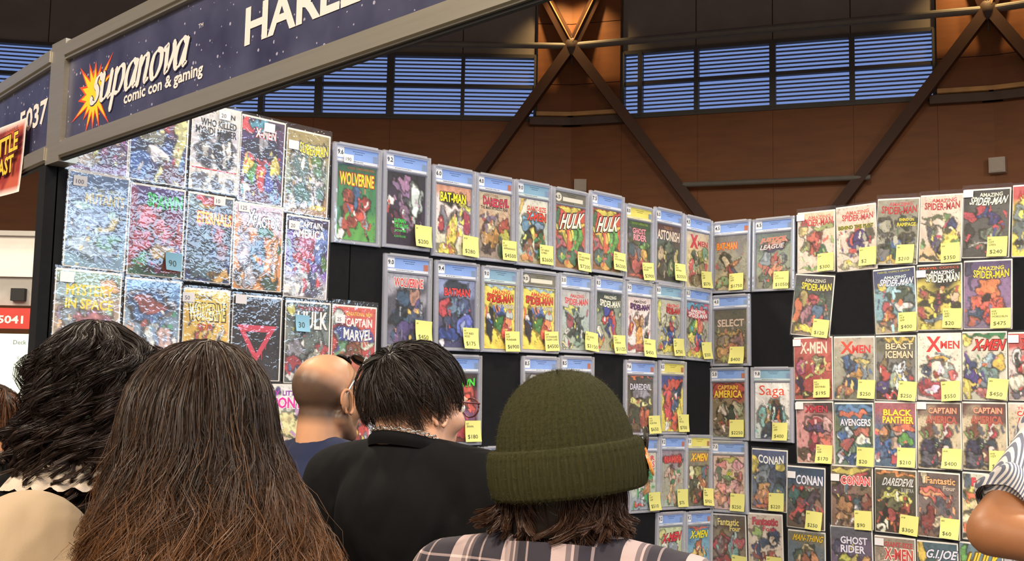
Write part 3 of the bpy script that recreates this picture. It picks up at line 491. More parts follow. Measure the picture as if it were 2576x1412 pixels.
V3|b9.4|graded comic slab with pale space cover and red lower corner, with a $510 note|#ccb,#bcb,#9ab|.5,.4,.3,.12,0,#495 .5,.6,.22,.2,0,#cde .5,.6,.16,.16,0,#a86 .35,.55,.08,.14,0,#eee .65,.65,.1,.14,0,#c84 .35,.92,.18,.05,0,#d44 .8,.4,.14,.1,0,#3a6 .75,.8,.14,.1,0,#69c|STAR@.3,.05,.95,.14,#d34,b;WARS@.3,.15,.95,.26,#d34,bo#fff
V4|b9.2|graded comic slab with grey cover, red title bar and bare-chested pale figure|#989,#aa9,#aba|.5,.45,.16,.14,0,#ca9 .3,.38,.14,.04,-30,#ca9 .72,.38,.14,.04,30,#ca9 .5,.33,.06,.05,0,#a75 .48,.62,.09,.1,0,#c96 .4,.8,.06,.2,10,#db8 .6,.8,.06,.2,-10,#ca8 .5,.58,.1,.04,0,#385 .5,.16,.42,.08,0,#b33|NAMOR@.14,.1,.92,.22,#d55,bo#822
V5|y9.0|graded comic slab with yellow grading label and yellow-red title over crowded olive cover|#886,#776,#665|.5,.45,.3,.16,0,#995 .3,.6,.2,.14,0,#454 .7,.6,.18,.16,0,#a63 .5,.78,.3,.12,0,#543 .8,.4,.12,.1,0,#467 .2,.4,.12,.1,0,#dda .4,.9,.14,.06,0,#b44|X-MEN@.16,.06,.92,.2,#ec3,bro#b32
W0|w9.0|graded comic slab with black and yellow cover low behind the plaid shoulder|#333,#222,#333|.5,.1,.4,.06,0,#ddd .3,.3,.2,.1,0,#cc4 .6,.35,.2,.12,0,#7a4|
W1|b9.2|graded comic slab with pale green cover and slanted red title, bottom of the side wall|#cda,#bc9,#9ab|.3,.4,.2,.16,0,#eed .6,.4,.2,.16,0,#89a .3,.6,.16,.16,0,#7ab .65,.62,.16,.16,0,#c86 .5,.8,.3,.14,0,#69a .15,.1,.1,.08,0,#dd8|X-MEN@.16,.1,.96,.26,#d34,brv#222
W2|b9.2|graded comic slab with sky blue cover and yellow title, bottom row at the corner|#48b,#6ac,#59c|.5,.4,.14,.12,0,#d74 .3,.5,.16,.06,-30,#db5 .7,.5,.16,.06,30,#db5 .5,.65,.1,.16,0,#4a5 .5,.85,.25,.12,0,#cde .2,.8,.14,.14,0,#e74 .8,.8,.14,.14,0,#5bd .5,.03,.45,.03,0,#d64|X-MEN@.14,.08,.92,.22,#ed3,bro#164
k1|b4.5|graded comic slab with grey-green cover and orange-red title, with a $1750 note at the corner|#777,#998,#ba8|.35,.45,.14,.12,0,#443 .35,.5,.1,.1,0,#cb9 .55,.55,.3,.05,-35,#a64 .62,.5,.16,.04,-35,#c85 .55,.68,.12,.12,0,#a44 .65,.72,.06,.14,-25,#346 .25,.88,.2,.1,0,#8a7 .7,.85,.2,.08,0,#875|BAT-MAN@.06,.12,.68,.25,#e93,bo#b33
k2|b6.5|graded comic slab with pink and slate slanted title plates, with a $10500 note|#677,#898,#887|.55,.2,.35,.06,-8,#c87 .55,.28,.35,.05,-8,#446 .3,.45,.14,.16,20,#89a .6,.5,.2,.08,0,#a65 .75,.5,.14,.06,0,#778 .6,.68,.3,.06,0,#c86 .3,.85,.2,.1,30,#565 .6,.8,.14,.1,0,#a44 .35,.65,.06,.05,0,#c44|JUSTICE@.12,.08,.85,.17,#d76,brv#a98;LEAGUE@.12,.2,.8,.29,#dcc,brv#335
k3|bag|bagged comic with cream cover and dull red arched title, with a $300 note|#dca,#dcb,#dcb|.5,.45,.2,.14,30,#b54 .55,.55,.12,.2,10,#a44 .4,.65,.14,.12,-20,#c54 .25,.55,.14,.1,0,#775 .7,.7,.12,.12,0,#364 .7,.25,.25,.04,-5,#9a6 .5,.95,.45,.04,0,#8a6 .15,.3,.12,.12,0,#cb7|AMAZING@.28,.05,.9,.11,#c76,ba;SPIDER-MAN@.1,.1,.96,.22,#b44,ba
k4|bag|bagged comic with cream cover and thin yellow banner, with a half-hidden $2 note|#dcb,#dcb,#dcb|.5,.45,.08,.12,20,#a34 .5,.6,.12,.18,-30,#437 .65,.5,.2,.05,10,#437 .4,.68,.1,.06,0,#b44 .85,.45,.1,.12,0,#665 .5,.92,.45,.04,0,#bb8 .3,.9,.12,.03,0,#dc3 .3,.75,.2,.03,20,#998|AMAZING@.25,.06,.85,.12,#c65,ba;SPIDER-MAN@.15,.12,.95,.22,#b44,ba;BEHIND THE PLOT@.05,.29,.95,.35,#441,bo#cc4
k5|bag|bagged comic with smoke-grey cover and dark red title, with a $210 note|#998,#887,#aa9|.22,.4,.16,.14,0,#555 .22,.4,.12,.1,0,#998 .7,.35,.25,.09,0,#343 .5,.65,.35,.08,-10,#444 .75,.58,.2,.06,10,#443 .4,.8,.2,.1,0,#464 .5,.7,.1,.08,0,#36a .2,.85,.16,.1,0,#777 .5,.96,.48,.03,0,#ca3|AMAZING@.28,.04,.85,.1,#b55,ba;SPIDER-MAN@.1,.1,.96,.22,#a33,ba;RHINO ON@.55,.29,.9,.34,#dc4,b;RAMPAGE@.5,.36,.95,.42,#dc4,b
k6|bag|bagged comic with cream and yellow cover and green ball, with a $350 note|#dcb,#dcb,#db8|.3,.55,.12,.16,-20,#556 .4,.75,.1,.14,-20,#547 .7,.45,.16,.08,-30,#a35 .75,.5,.1,.12,0,#347 .75,.72,.25,.2,0,#dc4 .65,.3,.07,.05,0,#685 .12,.78,.05,.04,0,#574 .9,.7,.1,.06,0,#7a6 .3,.45,.3,.02,10,#665 .28,.33,.22,.04,0,#564 .5,.96,.48,.03,0,#443|AMAZING@.28,.04,.88,.1,#b44,ba;SPIDER-MAN@.1,.1,.96,.21,#a33,ba
k7|bag|bagged comic with charcoal cover, white title and blue diving shape, with a $240 note|#333,#555,#444|.45,.35,.2,.08,25,#348 .65,.42,.14,.06,30,#337 .35,.27,.1,.06,20,#b34 .15,.4,.12,.06,-20,#b34 .8,.55,.06,.08,0,#b34 .6,.65,.2,.1,0,#676 .65,.7,.1,.08,0,#bc9 .15,.62,.12,.1,0,#333 .4,.85,.3,.04,20,#776 .4,.78,.3,.02,-10,#aaa|AMAZING@.35,.04,.85,.1,#ddc,ba;SPIDER-MAN@.15,.1,.95,.22,#eed,baro#111
k8|bag|bagged comic with yellow lower half and grey cloaked shape cut by the frame|#c44,#dc5,#ed3|.3,.4,.2,.16,-20,#788 .2,.62,.25,.14,20,#677 .15,.85,.1,.08,0,#333 .5,.2,.4,.06,0,#ed4 .7,.6,.2,.2,0,#567|AMAZING@.1,.06,.9,.18,#a33,b
m1|b4.0|graded comic slab with faded brown cover and cream title, alone left of the bare panel|#554,#665,#765|.5,.45,.4,.04,0,#a84 .3,.6,.2,.1,0,#876 .7,.6,.2,.12,0,#866 .5,.72,.25,.1,0,#a64 .25,.8,.18,.1,0,#b85 .7,.8,.2,.1,0,#757 .5,.92,.4,.05,0,#995|SELECT@.1,.18,.92,.32,#cba,bo#654
m3|bag|tilted bagged comic with charcoal and red cover hanging crooked, with a $120 note|#334,#455,#876|.5,.4,.16,.1,0,#b34 .45,.52,.2,.12,0,#a45 .75,.4,.12,.12,0,#465 .4,.68,.14,.2,0,#967 .25,.35,.12,.16,0,#a95 .65,.6,.14,.1,0,#468 .5,.92,.45,.07,0,#dc3 .15,.6,.1,.25,0,#c63 .7,.78,.14,.1,0,#567|AMAZING@.25,.05,.8,.11,#bba,ba;SPIDER-MAN@.18,.12,.96,.24,#dc5,bao#222
m5|bag|bagged comic with steel blue cover and flying winged shape, second row, with a $400 note|#347,#7ab,#a97|.6,.4,.25,.08,-10,#454 .8,.5,.16,.08,-20,#566 .35,.62,.12,.12,0,#b45 .35,.75,.16,.1,0,#c63 .7,.6,.2,.1,0,#ccc .5,.85,.35,.08,0,#a75 .5,.3,.4,.04,-12,#9cd .2,.26,.12,.06,0,#cb4 .75,.78,.14,.1,0,#575|AMAZING@.25,.1,.8,.15,#cdd,ba;SPIDER-MAN@.15,.15,.96,.26,#dde,baro#235;MARVEL COMICS GROUP@.1,.02,.9,.05,#cc4
m6|bag|bagged comic with yellow cover, black spider-legged burst and white title, with a $20 note|#222,#dc3,#cb4|.5,.55,.12,.18,0,#535 .5,.5,.08,.1,0,#a35 .3,.42,.2,.03,30,#332 .7,.42,.2,.03,-30,#332 .25,.6,.22,.03,-15,#332 .75,.6,.22,.03,15,#332 .3,.78,.2,.03,-40,#332 .15,.5,.12,.08,0,#b74 .85,.52,.1,.08,0,#db9 .5,.85,.3,.06,0,#789 .1,.75,.08,.08,0,#a44 .2,.95,.14,.03,0,#ed4|AMAZING@.3,.08,.85,.14,#eee,ba;SPIDER-MAN@.2,.13,.97,.26,#eed,bao#111;MARVEL COMICS@.05,.02,.95,.055,#e63
m7|bag|bagged comic with violet cover and hooded orange cape shape, with a $475 note|#547,#869,#768|.5,.42,.22,.16,0,#d73 .5,.52,.08,.08,0,#322 .5,.68,.25,.1,0,#d54 .25,.6,.18,.06,-35,#d64 .75,.6,.18,.06,35,#c53 .5,.82,.14,.14,0,#c43 .25,.8,.14,.1,0,#357 .75,.8,.14,.1,0,#358 .2,.92,.12,.06,0,#a54 .1,.12,.08,.1,0,#335|AMAZING@.3,.07,.85,.13,#dc4,ba;SPIDER-MAN@.2,.13,.96,.25,#dc3,bao#214
n1|b5.0|graded comic slab with dark red banner and gold title, with a $2250 note|#a43,#875,#886|.5,.14,.5,.14,0,#a32 .4,.55,.25,.12,20,#776 .3,.5,.14,.1,0,#dcb .6,.65,.16,.14,0,#343 .5,.75,.1,.1,0,#943 .2,.7,.14,.14,0,#764 .8,.5,.14,.14,0,#9a8 .7,.45,.14,.06,0,#cb9 .5,.9,.4,.08,0,#876|CAPTAIN@.16,.05,.78,.13,#db4,b;AMERICA@.04,.14,.92,.28,#ec4,bo#621
n2|t9.8|graded comic slab with white cover and thin orange-red title, with a $400 note|#eee,#ddd,#cdd|.5,.6,.4,.22,0,#7bb .42,.55,.12,.24,0,#a96 .4,.38,.06,.06,0,#864 .62,.55,.14,.26,0,#334 .63,.36,.07,.06,0,#643 .6,.75,.1,.1,0,#dcd .4,.88,.22,.14,0,#346 .68,.6,.03,.14,0,#c63|Saga@.12,.05,.86,.28,#d42
n3|bag|bagged comic with brick-red cover and yellow-green rays, below the tilted one|#b44,#a33,#a43|.62,.35,.16,.1,10,#775 .62,.33,.12,.03,10,#bb9 .4,.6,.22,.04,-40,#bb6 .55,.55,.2,.04,-50,#cc7 .75,.5,.2,.03,-30,#aa5 .2,.45,.12,.12,0,#a47 .15,.75,.1,.1,0,#324 .3,.92,.3,.06,0,#432 .7,.85,.2,.08,0,#c64|X-MEN@.16,.06,.88,.25,#dcb,b
n4|bag|bagged comic with grey cover, red-and-navy figures and small yellow box, with a $250 note|#ba9,#998,#776|.4,.45,.16,.16,0,#346 .3,.4,.1,.1,0,#36a .5,.65,.2,.12,0,#c95 .45,.75,.2,.08,0,#246 .3,.85,.2,.08,0,#a64 .75,.5,.08,.25,0,#789 .7,.35,.2,.06,0,#cb6 .6,.6,.1,.06,0,#b83|X@.16,.06,.5,.26,#c43,b;MEN@.46,.12,.92,.25,#c33,b
n5|bag|bagged comic with yellow strip, cream two-line title and icy figure|#665,#777,#433|.6,.55,.18,.16,0,#bcd .62,.45,.1,.08,0,#def .45,.7,.14,.12,0,#9a9 .2,.5,.14,.16,0,#764 .25,.6,.12,.12,0,#a33 .2,.8,.16,.1,0,#437 .8,.65,.14,.14,0,#556 .4,.94,.3,.04,0,#c44 .55,.05,.4,.04,0,#db3|BEAST@.25,.1,.94,.2,#dca,bo#322;ICEMAN@.25,.22,.94,.34,#dca,bo#322
n6|bag|bagged comic with white cover, winged yellow flier and purple eye below|#eed,#ddc,#dcc|.5,.38,.25,.05,0,#da3 .35,.42,.25,.03,-10,#555 .2,.58,.12,.1,0,#346 .7,.55,.14,.1,0,#9aa .45,.6,.08,.05,0,#a43 .3,.85,.4,.14,0,#a34 .3,.85,.16,.06,0,#dbd .8,.62,.1,.06,0,#c55 .6,.3,.2,.03,10,#789|X@.2,.03,.56,.27,#d33,b;MEN@.54,.1,.98,.22,#d33,b
n7|bag|bagged comic with green top bar and red leaning title, with a $450 note|#dcb,#ccb,#bba|.5,.02,.5,.04,0,#274 .15,.5,.14,.14,0,#347 .6,.4,.16,.1,0,#9bc .85,.4,.14,.14,0,#db3 .55,.5,.14,.06,0,#c64 .55,.62,.2,.1,0,#688 .2,.7,.16,.14,0,#438 .1,.85,.12,.14,0,#cb4 .5,.8,.2,.1,0,#789 .1,.1,.1,.08,0,#dc5 .45,.9,.14,.08,0,#c77|X-MEN@.26,.1,.97,.26,#d33,bro#421
n8|bag|bagged comic with white sticker and red-black panels at the frame's edge|#c44,#dcc,#a99|.2,.4,.14,.12,0,#eee .2,.45,.1,.1,0,#333 .4,.55,.2,.1,0,#b33 .2,.75,.2,.14,0,#ccb .3,.9,.25,.08,0,#556 .7,.5,.2,.2,0,#865|X-MEN@.3,.08,.97,.24,#c33,bo#222
o3|bag|bagged comic with dusty pink cover and maroon towering shape, with a $170 note|#433,#c88,#c98|.5,.35,.3,.14,0,#d99 .5,.3,.16,.05,0,#a34 .5,.42,.3,.08,0,#647 .45,.65,.14,.2,0,#924 .5,.55,.1,.1,0,#b45 .85,.35,.12,.12,0,#daa .8,.62,.16,.08,0,#c65 .2,.85,.16,.1,0,#543 .5,.92,.3,.05,0,#754|XMEN@.24,.05,.86,.16,#b34,bo#522
o4|bag|bagged comic with blue band and slim white title above panels, beside the pink cover|#368,#675,#687|.5,.08,.48,.07,0,#47a .5,.18,.45,.04,0,#c64 .25,.5,.2,.1,0,#bcd .2,.47,.1,.06,0,#36a .7,.45,.22,.08,0,#b65 .75,.6,.2,.1,0,#eed .3,.65,.2,.1,0,#a55 .7,.68,.2,.04,0,#365 .5,.8,.45,.05,0,#475 .15,.9,.12,.08,0,#ccd .45,.9,.2,.08,0,#358|AVENGERS@.14,.24,.95,.36,#dde,bo#223
o5|bag|bagged comic with fat yellow two-line title on pink, with a $210 note on blue cover|#a56,#568,#468|.25,.5,.16,.12,0,#765 .2,.45,.1,.08,0,#c85 .6,.5,.2,.14,0,#578 .6,.45,.12,.08,0,#b98 .4,.7,.2,.16,0,#36a .75,.6,.14,.1,0,#594 .7,.4,.3,.06,-5,#d64 .6,.88,.2,.08,0,#c45 .15,.75,.16,.16,0,#358 .08,.9,.07,.06,0,#eee .5,.65,.12,.08,0,#ca9|BLACK@.22,.1,.92,.2,#ed4,bo#b43;PANTHER@.2,.21,.96,.32,#ed4,bo#b43
o6|bag|bagged comic with brown faded title and round red-ringed disc, with a $400 note|#644,#cb9,#a97|.65,.45,.15,.12,0,#b34 .65,.45,.09,.07,0,#cbb .25,.4,.14,.12,0,#743 .25,.7,.18,.14,0,#335 .55,.6,.2,.1,20,#345 .3,.85,.2,.1,0,#556 .55,.75,.14,.12,0,#744 .5,.96,.48,.04,0,#334 .15,.48,.1,.06,0,#795|CAPTAIN@.26,.06,.92,.15,#ca8,bo#a33;AMERICA@.2,.19,.92,.3,#a65,bo#a33
o7|bag|bagged comic with brown faded title and round red-ringed disc, half behind the striped sleeve|#644,#cb9,#a97|.65,.45,.15,.12,0,#b34 .65,.45,.09,.07,0,#cbb .25,.4,.14,.12,0,#743 .25,.7,.18,.14,0,#335 .55,.6,.2,.1,20,#345 .3,.85,.2,.1,0,#556 .55,.75,.14,.12,0,#744 .5,.96,.48,.04,0,#334 .15,.48,.1,.06,0,#795|CAPTAIN@.26,.06,.92,.15,#ca8,bo#a33;AMERICA@.2,.19,.92,.3,#a65,bo#a33
o8|bag|bagged comic with cream cover and red stacked title above the striped shoulder|#dcb,#cb9,#ba8|.3,.5,.14,.14,0,#b33 .2,.7,.16,.14,0,#357 .5,.6,.2,.2,0,#964|THE@.2,.04,.5,.08,#c33;CAPTAIN@.2,.1,.9,.18,#c33,b;AMERICA@.2,.2,.9,.3,#c33,b
p1|b7.0|graded comic slab with salmon pink crowd cover, with a $250 note|#dba,#dba,#caa|.5,.08,.3,.05,0,#aa4 .25,.18,.16,.06,0,#d88 .75,.16,.14,.08,0,#d9a .15,.38,.12,.1,0,#676 .5,.4,.2,.08,0,#685 .8,.4,.14,.1,0,#a65 .3,.6,.16,.1,0,#d88 .6,.62,.14,.12,0,#daa .25,.8,.2,.1,0,#d98 .6,.85,.16,.1,0,#c78 .8,.6,.1,.12,0,#b88|300@.42,.3,.62,.37,#cc4,bo#463
p2|bag|bagged comic with blue cover, white title and muscular pale figure, beside the pink slab|#458,#568,#865|.35,.35,.14,.12,0,#678 .3,.5,.2,.1,0,#789 .35,.6,.18,.1,0,#c95 .3,.75,.18,.12,0,#d96 .5,.85,.14,.1,0,#b64 .75,.45,.2,.14,0,#346 .8,.28,.14,.08,0,#cb4 .08,.25,.07,.14,0,#dc4 .3,.93,.25,.05,0,#c63 .8,.7,.14,.2,0,#467|CONAN@.18,.08,.92,.22,#eee,bao#246
q1|bag|bagged comic with cream-yellow title over red and teal, bottom row beside the corner|#543,#876,#866|.3,.5,.25,.2,0,#b34 .3,.5,.16,.12,0,#755 .65,.6,.14,.25,0,#7aa .65,.45,.1,.08,0,#9bb .8,.45,.14,.1,0,#b45 .3,.8,.25,.12,0,#a33 .7,.85,.16,.1,0,#689 .1,.1,.09,.1,0,#887|Fantastic@.18,.05,.82,.17,#dc7,bo#321;Four@.54,.17,.86,.26,#dc7,b
q2|bag|bagged comic with beige cover, dull red title and twisting dark blue arc|#cba,#dcb,#cb9|.5,.42,.3,.06,-20,#346 .75,.38,.16,.14,0,#346 .72,.4,.1,.08,0,#cba .25,.55,.14,.06,30,#347 .4,.7,.25,.08,0,#844 .75,.68,.16,.08,0,#a54 .3,.88,.2,.1,0,#733 .6,.85,.14,.1,0,#a43 .25,.3,.16,.08,0,#9b6|Fantastic@.14,.05,.88,.17,#b45,bo#844;Four@.44,.19,.84,.27,#b45,b
q3|bag|bagged comic with white outlined title, red band and dark swordsman shape, with a $250 note|#246,#555,#654|.5,.35,.48,.03,0,#c33 .55,.36,.15,.05,0,#998 .4,.55,.25,.16,0,#343 .35,.6,.12,.12,0,#a44 .7,.55,.14,.2,20,#545 .35,.8,.25,.1,0,#433 .3,.72,.18,.04,-30,#c44 .85,.65,.1,.2,0,#865 .6,.85,.2,.1,0,#754 .2,.45,.16,.12,0,#366|CONAN@.24,.12,.96,.28,#dde,bo#246
q4|bag|bagged comic with yellow strip, red plate title and brown battle scene|#764,#865,#754|.6,.22,.38,.1,0,#c44 .5,.06,.48,.05,0,#cb4 .5,.5,.4,.06,0,#543 .3,.65,.2,.12,0,#a74 .65,.65,.12,.14,0,#467 .6,.72,.08,.08,0,#ddd .5,.85,.35,.1,0,#975 .25,.85,.14,.08,0,#c96 .85,.6,.14,.12,0,#843 .15,.4,.14,.1,0,#645|CONAN@.24,.15,.96,.3,#d55,bo#fee
q5|bag|bagged comic with orange bar, grey slanted title and yellow glow lines, with a $300 note|#653,#443,#432|.5,.05,.48,.03,0,#d83 .5,.45,.35,.04,10,#cc6 .35,.38,.2,.03,-30,#cc5 .7,.4,.2,.03,20,#bb5 .35,.65,.16,.2,20,#222 .75,.6,.14,.12,0,#a43 .4,.75,.1,.12,0,#a44 .7,.75,.14,.1,0,#843 .5,.55,.2,.08,0,#664 .12,.92,.08,.05,0,#ddc|DAREDEVIL@.2,.12,.97,.25,#ccc,bro#333;ELEKTRA@.65,.28,.95,.34,#bbb
q6|bag|bagged comic with pink arched ribbon and dark red hulking shape on grey|#655,#766,#865|.35,.32,.35,.08,5,#d65 .35,.33,.28,.04,5,#e96 .3,.6,.12,.1,0,#943 .25,.78,.18,.2,0,#833 .6,.5,.25,.03,45,#556 .75,.45,.08,.08,0,#a44 .55,.75,.12,.12,0,#cb9 .5,.9,.14,.08,0,#655 .12,.06,.1,.1,0,#cb9|Fantastic@.2,.06,.92,.17,#da7,bo#422;Four@.62,.19,.92,.26,#ba9,b
q7|bag|bagged comic with cream cover, red title and orange caption block behind the bare elbow|#ccb,#dc9,#dcb|.45,.3,.4,.1,0,#ed6 .45,.31,.36,.06,0,#d63 .2,.75,.2,.12,0,#dca .5,.85,.14,.1,0,#685 .15,.6,.16,.03,-20,#554 .1,.95,.16,.05,0,#443 .1,.08,.09,.1,0,#567|Fantastic@.22,.06,.95,.18,#c45,bo#a33
s3|bag|bagged comic with golden title on slate and pale looping ring, bottom row|#776,#678,#776|.55,.5,.3,.25,20,#cb8 .55,.5,.25,.2,20,#876 .5,.5,.12,.14,0,#a64 .3,.4,.14,.1,0,#565 .75,.4,.1,.06,0,#c85|MAN-THING@.14,.04,.96,.15,#db3,bro#432
s4|bag|bagged comic with ice-white two-line title on purple-grey, bottom row|#556,#657,#756|.4,.52,.16,.1,0,#cc4 .6,.5,.1,.06,0,#ba5 .5,.65,.25,.1,0,#a46 .85,.52,.1,.08,0,#c95 .3,.7,.16,.12,0,#569 .7,.8,.2,.14,0,#b44 .15,.3,.1,.14,0,#446|GHOST@.24,.14,.9,.26,#dde,bo#435;RIDER@.24,.28,.84,.4,#dde,bo#435
s5|bag|bagged comic with wide red title on beige, bottom row, white sticker in its corner|#987,#ba9,#a98|.5,.7,.4,.2,0,#787 .3,.6,.14,.1,0,#565 .7,.6,.16,.12,0,#975|GIANT-SIZE@.24,.06,.95,.14,#b44,b;X-MEN@.24,.16,.96,.34,#c44,bo#eed
s6|bag|bagged comic with white italic title on teal, bottom row|#467,#466,#575|.5,.6,.3,.2,0,#688 .45,.4,.04,.2,10,#c96 .7,.55,.2,.04,-30,#9a8 .1,.15,.1,.14,0,#db3|G.I.JOE@.22,.1,.98,.28,#dde,bro#345
s7|bag|bagged comic with huge yellow slanted title under the bare elbow, bottom row|#689,#785,#675|.1,.3,.1,.3,0,#6a5 .5,.6,.3,.2,0,#7a5 .3,.7,.2,.1,0,#a65|HULK@.16,.1,.96,.42,#ec3,brv#653
s8|bag|pale bagged comic at the bottom edge beside the striped shirt hem|#ddd,#bbc,#aab|.4,.4,.3,.2,0,#899 .5,.7,.3,.2,0,#788|
"""
# price notes: key|first line|middle|price
NOTES = r"""S2|#1||$200;S3|#120||$280;S4|#1|1ST APPEARANCE|$4500;S5|#1|1ST NEW X-MEN|$2600;S6|#181|1ST WOLVERINE SHARP|$7200;S7|#181|1ST WOLVERINE|$6200;S8|#1|1ST GHOST RIDER|$2900;S9|#27|1ST ANTMAN|$2050;S10|#4|1ST APP|$570;T1|#1||$450;T2|1ST|1ST RED HOOD|$175;T3|#129|1ST PUNISHER|$6900;T4|#129|1ST PUNISHER CLEAN CASE|$4500;T5|#3|1ST DOC OCK|$3150;T6|#14|1ST GOBLIN|$1125;T7|#15|KRAVEN|$450;T8|#50|1ST KP|$750;T9|#33||$350;U1|1ST|SPAWN|$180;U4|#168|1ST ELEKTRA|$650;U5|#42|1ST SKULL|$700;V3|#1|1ST APP|$510;V4|#50||$75;V5|#94|NEW TEAM|$950;k1|#12|1ST APP|$1750;k2|#1|1ST JUSTICE|$10500;k3|#14||$300;k4|#13||$2;k5|#41||$210;k6|#36||$350;k7|#31|1ST GWEN|$240;m1|#4||$400;m3|#54||$120;m5|#14|1ST APP|$400;m6|#135|2ND APP|$20;m7|#238|1ST HOBGOBLIN|$475;n1|#74||$2250;n2|#1|1ST APP|$400;n3|#14|1ST SENTINEL|$195;n4|#36||$250;n5|#47||$250;n6|#44||$550;n7|#50||$450;o3|#51|1ST APP|$170;o4|#196||$20;o5|#1||$210;o6|#100||$400;o7|#100|1ST|$40;p1|#300||$250;p2|#2||$220;q1|#46||$90;q2|#47||$85;q3|#10||$250;q4|#24||$90;q5|#168||$300;q6|#55||$60;B2|||90;C5|||30"""
# wall, centre along the wall, centre height, width, height, tilt (degrees)
PLACES = "A1 L -2.844 2.341 0.175 0.257 -0.3;A2 L -2.667 2.341 0.177 0.261 -0.4;A3 L -2.489 2.34 0.161 0.26 -0.5;A4 L -2.327 2.33 0.157 0.267 -0.8;A5 L -2.161 2.317 0.164 0.268 -0.7;B1 L -2.838 2.079 0.175 0.265 -0.6;B2 L -2.661 2.072 0.169 0.261 0.1;B3 L -2.494 2.07 0.152 0.262 -0.6;B4 L -2.329 2.061 0.171 0.265 0.5;B5 L -2.151 2.048 0.162 0.26 -0.5;C1 L -2.85 1.808 0.192 0.266 -0.2;C2 L -2.662 1.801 0.171 0.265 0.1;C3 L -2.49 1.792 0.151 0.256 0.6;C4 L -2.321 1.784 0.173 0.258 0.1;C5 L -2.138 1.78 0.169 0.257 0.5;C6 L -1.957 1.778 0.178 0.261 0.1;D4 L -2.216 1.52 0.182 0.256 0.7;D6 L -1.944 1.518 0.169 0.243 0.5;S1 L -1.969 2.272 0.193 0.335 1.6;S2 L -1.761 2.279 0.205 0.333 0.9;S3 L -1.546 2.268 0.2 0.323 1.0;S4 L -1.345 2.272 0.194 0.32 1.2;S5 L -1.145 2.275 0.192 0.324 0.8;S6 L -0.94 2.275 0.205 0.324 0.2;S7 L -0.725 2.288 0.209 0.329 -0.2;S8 L -0.521 2.27 0.189 0.318 -0.2;S9 L -0.321 2.277 0.2 0.324 -0.9;S10 L -0.114 2.267 0.203 0.331 -1.6;T1 L -1.744 1.936 0.214 0.317 0.7;T2 L -1.521 1.937 0.209 0.315 1.3;T3 L -1.312 1.939 0.188 0.313 0.7;T4 L -1.108 1.945 0.208 0.312 0.5;T5 L -0.902 1.952 0.197 0.309 0.4;T6 L -0.706 1.957 0.185 0.31 -0.4;T7 L -0.514 1.955 0.185 0.307 -0.1;T8 L -0.318 1.957 0.196 0.315 -0.4;T9 L -0.116 1.957 0.196 0.32 -1.0;U0 L -1.683 1.608 0.177 0.312 0.5;U1 L -1.491 1.608 0.189 0.317 0.9;U2 L -1.094 1.621 0.198 0.313 0.6;U3 L -0.892 1.627 0.193 0.319 0.5;U4 L -0.505 1.631 0.205 0.305 0.0;U5 L -0.293 1.635 0.182 0.311 -0.1;V1 L -1.481 1.289 0.189 0.303 0.2;V2 L -1.288 1.291 0.177 0.301 0.1;V3 L -0.48 1.317 0.197 0.306 -0.6;V4 L -0.287 1.321 0.173 0.309 -0.9;V5 L -0.108 1.319 0.179 0.315 -1.0;W0 L -1.277 0.967 0.176 0.302 -0.4;W1 L -0.302 1.004 0.19 0.303 -1.6;W2 L -0.107 0.997 0.19 0.309 -1.9;k1 B 0.107 2.259 0.215 0.32 -1.1;k2 B 0.325 2.253 0.211 0.317 -1.6;k3 B 0.53 2.29 0.176 0.257 -0.8;k4 B 0.712 2.291 0.178 0.266 0.7;k5 B 0.889 2.3 0.178 0.263 -3.9;k6 B 1.066 2.296 0.168 0.259 -3.2;k7 B 1.24 2.298 0.177 0.259 -3.3;k8 B 1.418 2.291 0.164 0.264 -2.9;m1 B 0.104 1.934 0.208 0.313 0.2;m3 B 0.509 2.026 0.184 0.256 -6.5;m5 B 0.875 2.028 0.176 0.257 1.7;m6 B 1.055 2.032 0.179 0.253 -0.9;m7 B 1.239 2.032 0.18 0.257 -1.6;n1 B 0.094 1.614 0.205 0.315 0.8;n2 B 0.315 1.614 0.209 0.315 -0.1;n3 B 0.51 1.765 0.18 0.26 0.3;n4 B 0.695 1.764 0.18 0.257 -0.6;n5 B 0.874 1.764 0.17 0.253 -0.7;n6 B 1.048 1.768 0.173 0.255 -0.9;n7 B 1.221 1.769 0.166 0.254 -0.9;n8 B 1.388 1.766 0.158 0.246 -0.8;o3 B 0.516 1.504 0.173 0.252 1.2;o4 B 0.692 1.502 0.171 0.251 0.6;o5 B 0.867 1.507 0.174 0.254 -0.3;o6 B 1.043 1.508 0.172 0.251 -0.1;o7 B 1.215 1.512 0.166 0.25 -0.3;o8 B 1.381 1.514 0.156 0.245 -0.2;p1 B 0.095 1.299 0.197 0.302 1.0;p2 B 0.297 1.298 0.175 0.257 -1.0;q1 B 0.094 1.008 0.179 0.263 1.8;q2 B 0.276 1.027 0.172 0.26 1.5;q3 B 0.471 1.237 0.177 0.252 -1.0;q4 B 0.679 1.256 0.182 0.223 -0.2;q5 B 0.863 1.252 0.172 0.243 -0.5;q6 B 1.035 1.251 0.164 0.245 -1.0;q7 B 1.208 1.256 0.163 0.243 -1.2;s3 B 0.472 0.978 0.173 0.251 0.1;s4 B 0.675 1.014 0.183 0.251 1.1;s5 B 0.858 0.991 0.168 0.252 0.2;s6 B 1.027 0.993 0.159 0.244 0.7;s7 B 1.191 1.003 0.159 0.243 -0.3;s8 B 1.351 1.008 0.15 0.235 -0.1"
